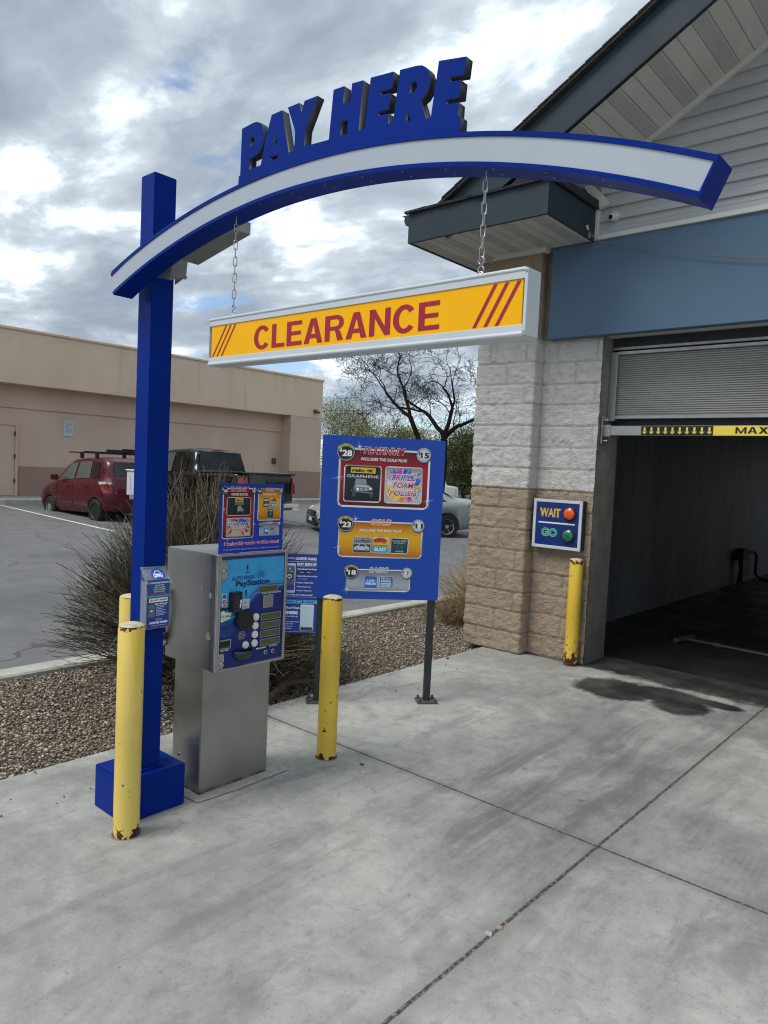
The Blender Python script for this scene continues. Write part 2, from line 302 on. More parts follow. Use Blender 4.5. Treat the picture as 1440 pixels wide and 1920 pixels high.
M_orange = Mat('amber lens', hexc('#d84a00'), .2, coat=1); M_orange.b.inputs['Emission Color'].default_value = (*hexc('#e8420a'), 1); M_orange.b.inputs['Emission Strength'].default_value = .04
M_orange.bump(M_orange.noise(70, 2), .5, .004); M_orange = M_orange.m
M_green = Mat('green lens', hexc('#0e6a45'), .2, coat=1); M_green.bump(M_green.noise(70, 2), .5, .004); M_green = M_green.m
M_navy = worn('navy sign panel', hexc('#122b6d'), .35, 0, .15, 8, 0, .3)
M_cabin = worn('pale interior plastic', hexc('#7c8080'), .7)
M_pvc = worn('grimy pipe', hexc('#4a4b48'), .6, 0, .3, 20, .2)

# ------------------------------------------------------------------ builders
def mesh_obj(name, verts, faces, mat, parent=None, smooth=False, cols=None, mi=None):
    me = bpy.data.meshes.new(name); me.from_pydata([tuple(v) for v in verts], [], [tuple(q) for q in faces])
    for mm in (mat if isinstance(mat, (list, tuple)) else [mat]): me.materials.append(mm)
    if mi is not None: me.polygons.foreach_set('material_index', mi)
    if smooth: me.polygons.foreach_set('use_smooth', [True]*len(faces))
    if cols is not None:
        a = me.color_attributes.new('Col', 'FLOAT_COLOR', 'POINT'); arr = np.ones((len(verts), 4), np.float32); arr[:, :3] = cols; a.data.foreach_set('color', arr.ravel())
    me.update(); o = bpy.data.objects.new(name, me); COL.objects.link(o)
    if parent: o.parent = parent
    return o
class B:
    """collects primitives into one mesh"""
    def __init__(s): s.v = []; s.f = []; s.mi = []; s.sm = []
    def add(s, vs, fs, mi=0, sm=False):
        k = len(s.v); s.v += [tuple(v) for v in vs]; s.f += [tuple(i+k for i in q) for q in fs]; s.mi += [mi]*len(fs); s.sm += [sm]*len(fs); return s
    def box(s, x0, x1, y0, y1, z0, z1, mi=0):
        vs = [(x, y, z) for z in (z0, z1) for y in (y0, y1) for x in (x0, x1)]
        return s.add(vs, [(0, 2, 3, 1), (4, 5, 7, 6), (0, 1, 5, 4), (2, 6, 7, 3), (0, 4, 6, 2), (1, 3, 7, 5)], mi)
    def obox(s, c, ax, ay, az, mi=0):
        """oriented box: centre and three half-extent vectors"""
        c, ax, ay, az = map(Vector, (c, ax, ay, az))
        vs = [c+ax*a+ay*b+az*d for d in (-1, 1) for b in (-1, 1) for a in (-1, 1)]
        return s.add(vs, [(0, 2, 3, 1), (4, 5, 7, 6), (0, 1, 5, 4), (2, 6, 7, 3), (0, 4, 6, 2), (1, 3, 7, 5)], mi)
    def prism(s, pts, d, mi=0):
        """polygon extruded along vector d"""
        d = Vector(d); n = len(pts); vs = [Vector(p) for p in pts]+[Vector(p)+d for p in pts]
        return s.add(vs, [tuple(range(n))[::-1], tuple(range(n, 2*n))]+[(i, (i+1) % n, (i+1) % n+n, i+n) for i in range(n)], mi)
    def tube(s, path, rad, n=8, mi=0, cap=True, closed=False, sm=True):
        P = [Vector(p) for p in path]; rads = rad if isinstance(rad, (list, tuple)) else [rad]*len(P); vs = []
        up = None
        for i, p in enumerate(P):
            if closed: t = P[(i+1) % len(P)]-P[i-1]
            else: t = P[min(i+1, len(P)-1)]-P[max(i-1, 0)]
            t.normalize()
            if up is None: up = Vector((0, 0, 1)) if abs(t.z) < .9 else Vector((1, 0, 0))
            a = t.cross(up).normalized(); up = a.cross(t)
            for k in range(n):
                g = 2*math.pi*k/n; vs.append(p+(a*math.cos(g)+up*math.sin(g))*rads[i])
        fs = []; m_ = len(P)
        for i in range(m_ if closed else m_-1):
            for k in range(n):
                a_, b_ = i*n+k, i*n+(k+1) % n; c_, d_ = ((i+1) % m_)*n+(k+1) % n, ((i+1) % m_)*n+k
                fs.append((a_, b_, c_, d_))
        if cap and not closed: fs += [tuple(range(n))[::-1], tuple(range((m_-1)*n, m_*n))]
        return s.add(vs, fs, mi, sm)
    def cyl(s, a, b, r, n=20, mi=0, r2=None): return s.tube([a, b], [r, r if r2 is None else r2], n, mi)
    def lathe(s, c, prof, ax=(0, 0, 1), n=24, mi=0, sm=True):
        ax = Vector(ax).normalized(); t = Vector((1, 0, 0)) if abs(ax.x) < .9 else Vector((0, 1, 0)); a = ax.cross(t).normalized(); b = ax.cross(a); c = Vector(c); vs = []
        for rr, h in prof:
            for k in range(n): g = 2*math.pi*k/n; vs.append(c+ax*h+(a*math.cos(g)+b*math.sin(g))*rr)
        m_ = len(prof); fs = [(i*n+k, i*n+(k+1) % n, (i+1)*n+(k+1) % n, (i+1)*n+k) for i in range(m_-1) for k in range(n)]
        fs += [tuple(range(n))[::-1], tuple(range((m_-1)*n, m_*n))]
        return s.add(vs, fs, mi, sm)
    def make(s, name, mat, parent=None, bevel=0, seg=2):
        o = mesh_obj(name, s.v, s.f, mat, parent, mi=s.mi); me = o.data; me.polygons.foreach_set('use_smooth', s.sm)
        bm = bmesh.new(); bm.from_mesh(me); bmesh.ops.recalc_face_normals(bm, faces=bm.faces)
        if bevel:
            ed = [e_ for e_ in bm.edges if len(e_.link_faces) == 2 and e_.calc_face_angle(0) > .6]
            bmesh.ops.bevel(bm, geom=ed, offset=bevel, segments=seg, affect='EDGES', clamp_overlap=True)
        for e_ in bm.edges:
            if len(e_.link_faces) == 2 and e_.calc_face_angle(0) > .6: e_.smooth = False
        bm.to_mesh(me); bm.free(); return o
def empty(name, loc=(0, 0, 0), rz=0):
    o = bpy.data.objects.new(name, None); COL.objects.link(o); o.location = loc; o.rotation_euler = (0, 0, rz); o.empty_display_size = .1; return o
def tag(o, label=None, cat=None, group=None, kind=None):
    for k, v in (('label', label), ('category', cat), ('group', group), ('kind', kind)):
        if v: o[k] = v
    return o
def struct(o): o['kind'] = 'structure'; return o
def rehome(root):
    """children are modelled in world space: keep them there when the root sits elsewhere"""
    bpy.context.view_layer.update(); inv = root.matrix_world.inverted()
    for ch in root.children: ch.matrix_parent_inverse = inv
FONT = {}
def text_geo(s, bold=0.0, shear=0.0):
    k = (s, bold, shear)
    if k in FONT: return FONT[k]
    c = bpy.data.curves.new('lettering', 'FONT'); c.body = s; c.resolution_u = 3; c.offset = bold; c.shear = shear; c.size = 1; c.fill_mode = 'FRONT' if hasattr(c, 'fill_mode') else c.fill_mode
    o = bpy.data.objects.new('lettering', c); COL.objects.link(o); dg = bpy.context.evaluated_depsgraph_get(); dg.update()
    me = bpy.data.meshes.new_from_object(o.evaluated_get(dg)); v = np.array([q.co[:2] for q in me.vertices]) if len(me.vertices) else np.zeros((0, 2))
    fs = [tuple(p.vertices) for p in me.polygons]
    # keep every letter facing the reader
    bpy.data.objects.remove(o); bpy.data.curves.remove(c); bpy.data.meshes.remove(me)
    if len(v): v -= v.min(0); dims = v.max(0)
    else: dims = np.array([1, 1])
    out = []
    for q in fs:
        a = 0
        for i in range(len(q)): x0_, y0_ = v[q[i]]; x1_, y1_ = v[q[(i+1) % len(q)]]; a += x0_*y1_-x1_*y0_
        out.append(q if a > 0 else q[::-1])
    FONT[k] = (v, out, dims); return FONT[k]
def C(c): return hexc(c) if isinstance(c, str) else c
def lerp(a, b, t): return tuple(x+(y-x)*t for x, y in zip(a, b))
def grad(stops, t):
    t = max(0, min(1, t))
    for (p0, c0), (p1, c1) in zip(stops, stops[1:]):
        if t <= p1: return lerp(C(c0), C(c1), (t-p0)/max(1e-6, p1-p0))
    return C(stops[-1][1])
def ringseg(cx, cy, rx, ry, ix_, iy_, a0_, a1_, n=14):
    o = [(cx+rx*math.cos(R(a0_+(a1_-a0_)*i/n)), cy+ry*math.sin(R(a0_+(a1_-a0_)*i/n))) for i in range(n+1)]; q = [(cx+ix_*math.cos(R(a0_+(a1_-a0_)*i/n)), cy+iy_*math.sin(R(a0_+(a1_-a0_)*i/n))) for i in range(n+1)]
    return [[o[i], o[i+1], q[i+1], q[i]] for i in range(n)]
def rc(a, b_, c_, d): return [(a, b_), (c_, b_), (c_, d), (a, d)]
GROT = {'C': (.72, ringseg(.37, .5, .37, .52, .18, .35, 38, 322, 20)), 'L': (.56, [rc(0, 0, .19, 1), rc(.19, 0, .56, .165)]),
    'E': (.63, [rc(0, 0, .19, 1), rc(.19, 0, .63, .165), rc(.19, .425, .59, .58), rc(.19, .835, .62, 1)]),
    'A': (.74, [[(0, 0), (.20, 0), (.37, .78), (.37, 1), (.26, 1)], [(.74, 0), (.48, 1), (.37, 1), (.37, .78), (.54, 0)], [(.246, .21), (.494, .21), (.459, .37), (.281, .37)]]),
    'R': (.70, [rc(0, 0, .19, 1), rc(.19, .845, .42, 1), rc(.19, .41, .42, .56)]+ringseg(.42, .705, .28, .295, .11, .14, -90, 90, 12)+[[(.38, .405), (.56, .405), (.70, 0), (.48, 0)]]),
    'N': (.70, [rc(0, 0, .18, 1), rc(.52, 0, .70, 1), [(.18, 1), (.18, .67), (.52, 0), (.52, .33)]]),
    'M': (.86, [rc(0, 0, .17, 1), rc(.69, 0, .86, 1), [(.17, 1), (.17, .60), (.355, 0), (.43, 0), (.43, .30)], [(.69, 1), (.43, .30), (.43, 0), (.505, 0), (.69, .60)]]),
    'X': (.74, [[(0, 0), (.23, 0), (.37, .29), (.51, 0), (.74, 0), (.49, .51), (.72, 1), (.49, 1), (.37, .73), (.25, 1), (.02, 1), (.25, .51)]]), '.': (.2, [rc(0, 0, .2, .19)])}
def grot(p, s_, cx, cy, w, h, col, L_):
    tot = sum(GROT[c_][0] for c_ in s_)+.085*(len(s_)-1); k = w/tot; x = cx-w/2
    for c_ in s_:
        for q in GROT[c_][1]: p.poly([(x+a*k, cy-h/2+b_*h) for a, b_ in q], col, L_)
        x += (GROT[c_][0]+.085)*k
class Print:
    """flat artwork: u to the right, v up, layers a third of a millimetre apart"""
    STEP = .00035
    def __init__(s): s.v = []; s.f = []; s.c = []
    def add(s, pts, fs, cols, L_):
        k = len(s.v); s.v += [(p[0], p[1], L_*s.STEP) for p in pts]; s.f += [tuple(i+k for i in q) for q in fs]
        s.c += cols if isinstance(cols, list) else [cols]*len(pts)
    def poly(s, pts, col, L_=1):
        a = sum(pts[i][0]*pts[(i+1) % len(pts)][1]-pts[(i+1) % len(pts)][0]*pts[i][1] for i in range(len(pts)))
        if a < 0: pts = pts[::-1]
        s.add(pts, [tuple(range(len(pts)))], C(col), L_)
    def rect(s, x0, y0, x1, y1, col, L_=1): s.poly([(x0, y0), (x1, y0), (x1, y1), (x0, y1)], col, L_)
    def rrect(s, x0, y0, x1, y1, rad, stops, L_=1, rows=14):
        """rounded rectangle filled by rows; stops runs bottom to top"""
        if isinstance(stops, (str, tuple)): stops = [(0, stops), (1, stops)]
        ys = sorted(set([y0+rad*(1-math.cos(a*math.pi/10)) for a in range(6)]+[y1-rad*(1-math.cos(a*math.pi/10)) for a in range(6)]+[y0+(y1-y0)*i/rows for i in range(rows+1)]))
        P = []; Cc = []
        for y in ys:
            d = 0
            if y < y0+rad: d = rad-math.sqrt(max(0, rad*rad-(y0+rad-y)**2))
            elif y > y1-rad: d = rad-math.sqrt(max(0, rad*rad-(y-(y1-rad))**2))
            P += [(x0+d, y), (x1-d, y)]; cc = grad(stops, (y-y0)/(y1-y0)); Cc += [cc, cc]
        s.add(P, [(2*i, 2*i+1, 2*i+3, 2*i+2) for i in range(len(ys)-1)], Cc, L_)
    def outline(s, x0, y0, x1, y1, rad, n=6):
        o = []
        for cx, cy, a0 in ((x1-rad, y1-rad, 0), (x0+rad, y1-rad, 90), (x0+rad, y0+rad, 180), (x1-rad, y0+rad, 270)):
            o += [(cx+rad*math.cos(R(a0+90*i/n)), cy+rad*math.sin(R(a0+90*i/n))) for i in range(n+1)]
        return o
    def frame(s, x0, y0, x1, y1, rad, w, L_=2, shiny=True, col='#c9ccd2'):
        a = s.outline(x0, y0, x1, y1, rad); b = s.outline(x0+w, y0+w, x1-w, y1-w, max(rad-w, .0005)); n = len(a); cols = []
        for i, p in enumerate(a):
            t = .5+.5*math.sin(i*1.9+p[0]*37+p[1]*23); cols.append(lerp(C('#8d9096'), C('#f4f5f7'), t) if shiny else C(col))
        s.add(a+b, [(i, (i+1) % n, (i+1) % n+n, i+n) for i in range(n)], cols+cols, L_)
    def disc(s, cx, cy, r_, col, L_=1, n=28, rim=None, ry=None):
        ry = ry or r_
        pts = [(cx, cy)]+[(cx+r_*math.cos(2*math.pi*i/n), cy+ry*math.sin(2*math.pi*i/n)) for i in range(n)]
        s.add(pts, [(0, i+1, (i+1) % n+1) for i in range(n)], [C(col)]+[C(rim or col)]*n, L_)
    def text(s, t, cx, cy, w, h, col, L_=3, bold=.0, shear=0.0, align='c', stops=None, arc=None, slope=0.0):
        v, fs, d = text_geo(t, bold, shear)
        if not len(v): return
        sx = (w/d[0]) if w else (h/d[1]); sy = h/d[1]; W = d[0]*sx
        x0 = {'c': cx-W/2, 'l': cx, 'r': cx-W}[align]
        pts = [(x0+p[0]*sx, cy-h/2+p[1]*sy+slope*(p[0]*sx)) for p in v]
        if arc:
            pts = [(cx+(arc+(y-cy))*math.sin((x-cx)/arc), cy-arc+(arc+(y-cy))*math.cos((x-cx)/arc)) for x, y in pts]
        cols = [grad(stops, p[1]/d[1]) for p in v] if stops else [C(col)]*len(v)
        s.add(pts, fs, cols, L_)
    def otext(s, t, cx, cy, w, h, col, edge, L_=3, bold=.02, ew=.03, **k):
        s.text(t, cx, cy, w*(1+.015) if w else None, h*1.10, edge, L_, bold+ew, **k); k.pop('stops_', None)
        s.text(t, cx, cy, w, h, col, L_+1, bold, **k)
    def star(s, cx, cy, r_, L_=8):
        for k in range(4):
            a = R(k*45+22.5*0+12); q = r_*(1 if k % 2 == 0 else .55); w = r_*.035
            dx, dy = math.cos(a), math.sin(a)
            pts = [(cx+dx*q, cy+dy*q), (cx-dy*w, cy+dx*w), (cx-dx*q, cy-dy*q), (cx+dy*w, cy-dx*w)]
            s.add(pts, [(0, 1, 2, 3)], C('#c4dbff'), L_+k*.3)
        s.disc(cx, cy, r_*.13, '#ffffff', L_+1.6, 12, '#cfe2ff')
    def build(s, name, parent, origin, U, V, mat=None, lift=.0006):
        U = Vector(U).normalized(); V = Vector(V).normalized(); Nn = U.cross(V); O = Vector(origin)+Nn*lift
        vs = [O+U*p[0]+V*p[1]+Nn*p[2] for p in s.v]
        return mesh_obj(name, vs, s.f, mat or M_print, parent, cols=np.array(s.c, np.float32))

# ================================================================== SETTING
def lotz(x):
    xs = [-400, -21.9, -20.9, -15.3, -10, -5.95, 400]; zs = [.2, .2, .17, .02, -.1, -.15, -.15]
    return float(np.interp(x, xs, zs))
b = B(); b.add([(-700, -500, -.32), (500, -500, -.32), (500, 900, -.32), (-700, 900, -.32)], [(0, 1, 2, 3)]); struct(b.make('ground', M_far))
xs = [-60, -21.9, -20.9, -18, -15.3, -12, -10, -8, -5.9]; b = B()
for a0, a1 in zip(xs, xs[1:]): b.add([(a0, -20, lotz(a0)), (a1, -20, lotz(a1)), (a1, 70, lotz(a1)), (a0, 70, lotz(a0))], [(0, 1, 2, 3)])
b.add([(-5.9, 22, -.15), (60, 22, -.15), (60, 70, -.15), (-5.9, 70, -.15)], [(0, 1, 2, 3)])
struct(b.make('parking_lot', M_asph))
b = B(); b.box(-3.86, 14, -9, 6.7, -.3, 0); b.box(-3.86, -3.5, 6.7, 7.2, -.3, -.004); struct(b.make('concrete_apron', M_conc))
# kerb round the planting bed
b = B(); b.prism([(-5.90, -9, -.3), (-5.90, -9, -.015), (-5.885, -9, 0), (-5.70, -9, .0), (-5.685, -9, -.015), (-5.685, -9, -.3)], (0, 27, 0)); struct(b.make('kerb', M_kerb))
b = B(); b.box(-5.69, -3.855, -9, 20, -.3, -.055); struct(b.make('gravel_bed', M_soil))
# sidewalk and kerb in front of the far building
b = B(); b.box(-60, -21.75, -10, 22.6, 0, .335); b.box(-21.75, -21.6, -10, 22.6, 0, .33); struct(b.make('sidewalk', M_kerb))
b = B(); b.box(-20.0, -6, 34, 36, -.3, .05); struct(b.make('far_sidewalk', M_kerb))
for k, yy in enumerate((8.38, 5.6, 2.8, 14.0)):
    b = B(); s_ = [-21.6, -20.9, -18, -15.3]; w = .05
    for a0, a1 in zip(s_, s_[1:]): b.add([(a0, yy-w, lotz(a0)+.005), (a1, yy-w, lotz(a1)+.005), (a1, yy+w, lotz(a1)+.005), (a0, yy+w, lotz(a0)+.005)], [(0, 1, 2, 3)])
    struct(b.make('parking_line', M_line))

# loose gravel
def pebbles(name, n, region, size, seed, zf, tint=1.0):
    g = np.random.default_rng(seed)
    ico = bmesh.new(); bmesh.ops.create_icosphere(ico, subdivisions=1, radius=1); iv = np.array([v.co[:] for v in ico.verts]); fi = np.array([[v.index for v in q.verts] for q in ico.faces]); ico.free()
    x = g.uniform(region[0], region[1], n); y = region[2]+(region[3]-region[2])*g.uniform(0, 1, n)**1.35
    s = size*g.lognormal(0, .28, n); sc = np.stack([s*g.uniform(.8, 1.35, n), s*g.uniform(.65, 1.0, n), s*g.uniform(.4, .7, n)], 1)
    V = iv[None]*(1+g.uniform(-.16, .16, (n, len(iv), 1)))*sc[:, None]
    ax, az = g.normal(0, .35, n), g.uniform(0, 6.28, n); ca, sa, cz, sz = np.cos(ax), np.sin(ax), np.cos(az), np.sin(az)
    y1 = V[..., 1]*ca[:, None]-V[..., 2]*sa[:, None]; z1 = V[..., 1]*sa[:, None]+V[..., 2]*ca[:, None]; x1 = V[..., 0]
    V = np.stack([x1*cz[:, None]-y1*sz[:, None]+x[:, None], x1*sz[:, None]+y1*cz[:, None]+y[:, None], z1+(zf(x, y)+g.uniform(-.005, .014, n))[:, None]], 2)
    pal = np.array([hexc(h) for h in ('#968b7d', '#7f756a', '#aa9e8c', '#625a51', '#b3aa9b', '#837565', '#4f4842', '#988a78', '#8b8073', '#c4bbac')])*tint
    c = pal[g.integers(0, len(pal), n)]*g.uniform(.75, 1.15, (n, 1)); c = np.repeat(c, len(iv), 0)
    F = (fi[None]+(np.arange(n)*len(iv))[:, None, None]).reshape(-1, 3)
    me = bpy.data.meshes.new(name); me.vertices.add(n*len(iv)); me.vertices.foreach_set('co', V.reshape(-1)); me.loops.add(F.size); me.loops.foreach_set('vertex_index', F.reshape(-1))
    me.polygons.add(len(F)); me.polygons.foreach_set('loop_start', np.arange(len(F))*3); me.polygons.foreach_set('loop_total', np.full(len(F), 3)); me.materials.append(M_peb)
    a = me.color_attributes.new('Col', 'FLOAT_COLOR', 'POINT'); arr = np.ones((len(c), 4), np.float32); arr[:, :3] = c; a.data.foreach_set('color', arr.ravel())
    me.update(calc_edges=True); o = bpy.data.objects.new(name, me); COL.objects.link(o); return o
def bedz(x, y): return -.048+.045*np.clip((y-.5)/3, 0, 1)*0+.004*np.sin(x*3.1+y)*np.sin(y*2.3)
tag(pebbles('gravel', 80000, (-5.68, -3.87, -.6, 11.5), .0079, 3, bedz), 'grey and tan river gravel covering the planting bed between kerb and concrete', 'gravel', kind='stuff')
tag(pebbles('stray_gravel', 26, (-3.84, -3.35, 1.2, 5.6), .008, 9, lambda x, y: .004+0*x, .45), 'a few dark pebbles scattered on the concrete edge', 'gravel', kind='stuff')
for k, (px_, py_, c_) in enumerate(((-2.72, 3.05, '#4b463e'), (-2.64, 2.98, '#a7a7a0'), (-1.345, 2.325, '#8f7b66'), (-1.352, 2.265, '#a09e96'))):
    b = B(); b.obox((px_, py_, .004), (.011, .005, 0), (-.004, .008, .002), (0, 0, .003)); o = b.make('litter_scrap', worn('litter', hexc(c_), .8, 0, .3, 60, .1), bevel=.002, seg=1)
    tag(o, ['small dark leaf scrap on the concrete beside the middle bollard', 'pale paper scrap on the concrete near the middle bollard', 'tan scrap caught in the long concrete joint', 'white scrap caught in the long concrete joint'][k], 'litter', 'scraps of litter on the concrete')

# ------------------------------------------------------------------ wash building
wash = empty('car_wash_building', (-.9, 12, 0)); tag(wash, 'white and tan block car wash with grey siding gable and blue band', 'building')
W0 = []
def wp(o): W0.append(o); o.parent = wash; return o
def blockwall():
    path = [(-4.085, 8.2), (-4.085, 6.045), (-3.465, 6.045), (-3.465, 6.195), (-2.868, 6.195)]
    st = .0125; pts = []; seg = []
    cum = 0
    for (ax, ay), (bx, by) in zip(path, path[1:]):
        ln = math.hypot(bx-ax, by-ay); n = max(2, round(ln/(st if cum > 1.2 else .03))); t = ((bx-ax)/ln, (by-ay)/ln); nrm = (t[1], -t[0])
        for i in range(n+1): pts.append((ax+t[0]*ln*i/n, ay+t[1]*ln*i/n, nrm[0]*-1 if False else nrm[0], nrm[1], cum+ln*i/n, 1 if i in (0, n) else 0))
        cum += ln
    # merge duplicate corner columns with averaged normals
    out = []
    for p in pts:
        if out and abs(out[-1][0]-p[0])+abs(out[-1][1]-p[1]) < 1e-5:
            q = out[-1]; nx, ny = q[2]+p[2], q[3]+p[3]; out[-1] = (q[0], q[1], nx, ny, q[4], 2)
        else: out.append(p)
    zs = np.arange(0, 3.80, .0125); CH = .1975; BW = .395; vs = []; nz_ = len(zs); mi = []
    for (x, y, nx, ny, s_, cor) in out:
        # outward normal is to the left of travel here
        for z in zs:
            c_ = int(z/CH+1e-4); fz = z/CH-c_; off = (.5 if c_ % 2 else 0)*BW; bx_ = (s_+off+.08)/BW; bi = math.floor(bx_); fx_ = bx_-bi
            ed = min(min(fz, 1-fz)*CH, min(fx_, 1-fx_)*BW)
            up = z > 2.98
            rk = noise.fractal(Vector((s_*18, z*18, bi*3.7+c_*1.9)), .6, 2.1, 4)*.0095+abs(noise.noise(Vector((s_*8+bi, z*8, c_))))*.008
            tilt = (noise.noise(Vector((bi*1.7, c_*2.3, 5)))*.016)*(fz-.5)+(noise.noise(Vector((bi*2.9, c_*.7, 9)))*.012)*(fx_-.5)
            h = .012+rk+tilt if not up else .006+rk*.25
            if ed < .0065: h = h*.3-.0045
            h = max(-.008, h)
            if abs(nx)+abs(ny) > 1.5: h *= .8
            vs.append((x+nx*h*-1*-1, y+ny*h, z))
    fs = []; ci = 0
    for i in range(len(out)-1):
        for k in range(nz_-1):
            a = i*nz_+k; fs.append((a, a+nz_, a+nz_+1, a+1)); zc = zs[k]
            mi.append(0 if 1.585 < zc < 2.97 else 1)
    return vs, fs, mi
vs, fs, mi = blockwall()
o = mesh_obj('split_face_wall', vs, fs, [M_white, M_tan], wash, True, mi=mi)
# core behind the rock-faced skin, side wall, reveal
b = B(); b.box(-4.07, -3.48, 6.07, 6.60, 0, 3.80); b.box(-4.07, -3.645, 6.601, 20, 0, 3.80); b.make('block_core', M_tan, wash)
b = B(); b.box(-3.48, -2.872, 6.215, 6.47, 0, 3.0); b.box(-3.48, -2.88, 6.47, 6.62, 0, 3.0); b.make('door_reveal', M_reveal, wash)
b = B(); b.box(.36, 1.2, 6.2, 6.5, 0, 3.0); b.box(1.2, 4.1, 6.05, 20, 0, 3.79); b.make('right_wall', M_tan, wash)
# bay interior
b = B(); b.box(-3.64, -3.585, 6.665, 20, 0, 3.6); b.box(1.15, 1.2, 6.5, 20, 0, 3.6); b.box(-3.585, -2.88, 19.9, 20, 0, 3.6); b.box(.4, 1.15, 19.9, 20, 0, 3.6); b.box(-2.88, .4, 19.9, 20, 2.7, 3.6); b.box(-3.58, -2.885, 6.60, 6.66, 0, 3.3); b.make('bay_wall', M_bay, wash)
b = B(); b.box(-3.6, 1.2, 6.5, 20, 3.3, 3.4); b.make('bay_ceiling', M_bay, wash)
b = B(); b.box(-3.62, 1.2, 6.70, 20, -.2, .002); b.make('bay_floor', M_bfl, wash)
# blue band + lintel
b = B(); b.box(-3.37, 4.2, 6.085, 6.19, 2.968, 3.79); b.make('blue_band', M_panel, wash, .003, 1)
b = B(); b.box(-2.872, .36, 6.19, 6.6, 2.985, 3.3); b.make('lintel', M_trim, wash)
b = B(); b.box(-2.93, 4.2, 6.06, 6.14, 3.792, 3.832); b.box(-2.965, -2.935, 6.065, 6.13, 3.792, 4.07); b.make('siding_trim', M_trim, wash, .002, 1)
# lap siding clipped by the rake
b = B(); z = 3.832; ridge = 1.0
def rkx(z): return (z-4.625)/.605-2.769
while z < 6.8:
    z1 = z+.118; x0a, x0b = max(-2.94, rkx(z)), max(-2.94, rkx(z1)); xr = lambda q: 2*ridge-q+ .0
    prof = [(z, 6.090), (z+.057, 6.102), (z+.061, 6.098), (z1, 6.118)]
    P0 = [(max(-2.94, rkx(a)), yy, a) for a, yy in prof]; P1 = [(min(4.1, 2*ridge-max(-2.94, rkx(a))), yy, a) for a, yy in prof]
    k = P0+P1; b.add(k, [(i, i+4, i+5, i+1) for i in range(3)]); b.add([P0[0], P1[0], (P1[0][0], 6.125, z), (P0[0][0], 6.125, z)], [(0, 1, 2, 3)])
    z = z1
b.make('lap_siding', M_side, wash)
# gable wall behind, rake fascia, soffit and roof
SL = .565
def roofz(x): return 4.505+SL*(x+3.22)
zr = roofz(ridge)
b = B(); b.prism([(-4.0, 6.13, 3.79), (4.1, 6.13, 3.79), (4.1, 6.13, 4.3), (ridge, 6.13, zr-.1), (-4.0, 6.13, roofz(-4)-.1)], (0, .1, 0)); b.make('gable_wall', M_side, wash)
b = B()
for s_ in (1, -1):
    q = lambda x: ridge+s_*(x-ridge)
    b.prism([(q(-3.98), 5.25, roofz(-3.98)), (q(ridge), 5.25, zr), (q(ridge), 5.25, zr-.345), (q(-3.98), 5.25, roofz(-3.98)-.30)], (0, .03, 0))
b.make('rake_fascia', M_fascia, wash, .003, 1)
b = B(); zz = lambda x: roofz(x)-.322
b.add([(-4.0, 5.28, zz(-4.0)), (ridge, 5.28, zz(ridge)), (ridge, 6.12, zz(ridge)), (-4.0, 6.12, zz(-4.0))], [(0, 3, 2, 1)])
b.add([(6.0, 5.28, zz(-4.0)), (ridge, 5.28, zz(ridge)), (ridge, 6.12, zz(ridge)), (6.0, 6.12, zz(-4.0))], [(0, 1, 2, 3)]); b.make('rake_soffit', M_soffit, wash)
b = B(); b.prism([(-3.0, 6.07, zz(-3.0)-.045), (-3.0, 6.07, zz(-3.0)-.002), (ridge, 6.07, zz(ridge)-.002), (ridge, 6.07, zz(ridge)-.045)], (0, .04, 0)); b.make('rake_trim', M_trim, wash)
b = B()
for s_ in (1, -1):
    q = lambda x: ridge+s_*(x-ridge)
    b.prism([(q(-4.02), 5.20, roofz(-4.02)+.004), (q(ridge), 5.20, zr+.004), (q(ridge), 5.20, zr+.035), (q(-4.05), 5.20, roofz(-4.05)+.035)], (0, .9, 0))
    b.prism([(q(-4.45), 6.10, 4.055), (q(-3.98), 6.10, 4.08), (q(ridge), 6.10, zr+.004), (q(ridge), 6.10, zr+.035), (q(-3.98), 6.10, 4.12), (q(-4.45), 6.10, 4.085)], (0, 14, 0))
    # ragged shingle butts along the rake
    x = -4.0
    while x < ridge-.1:
        a, c_ = q(x), q(x+.125); b.prism([(a, 5.192, roofz(x)+.03), (c_, 5.192, roofz(x+.125)+.036), (c_, 5.192, roofz(x+.125)+.042), (a, 5.192, roofz(x)+.048)], (0, .9, 0)); x += .13
b.make('shingle_roof', M_shin, wash)
# boxed eave return
b = B(); b.box(-4.40, -2.965, 5.235, 5.26, 3.785, 4.05); b.box(-2.985, -2.96, 5.262, 6.085, 3.785, 4.05); b.box(-4.40, -4.38, 5.262, 20, 3.785, 4.05); b.make('eave_fascia', M_fascia, wash, .003, 1)
b = B(); b.add([(-4.385, 5.255, 3.797), (-2.98, 5.255, 3.797), (-2.98, 6.085, 3.797), (-4.385, 6.085, 3.797)], [(0, 3, 2, 1)]); b.add([(-4.385, 6.085, 3.797), (-4.06, 6.085, 3.797), (-4.06, 20, 3.797), (-4.385, 20, 3.797)], [(0, 3, 2, 1)]); b.make('eave_soffit', M_soffit, wash)
b = B(); b.box(-4.1, -3.40, 6.01, 6.045, 3.755, 3.796); b.box(-3.43, -3.40, 6.046, 6.09, 3.755, 3.796); b.box(-4.12, -4.10, 6.01, 8, 3.755, 3.796); b.make('soffit_channel', M_trim, wash)
b = B()
for i in range(12):
    x0_ = -4.43+i*.123; b.prism([(x0_, 5.205+.004*(i % 2), 4.052), (x0_+.121, 5.203+.005*(i % 3), 4.052), (x0_+.121, 5.205, 4.072+.003*(i % 2)), (x0_, 5.205, 4.072)], (0, .04, 0))
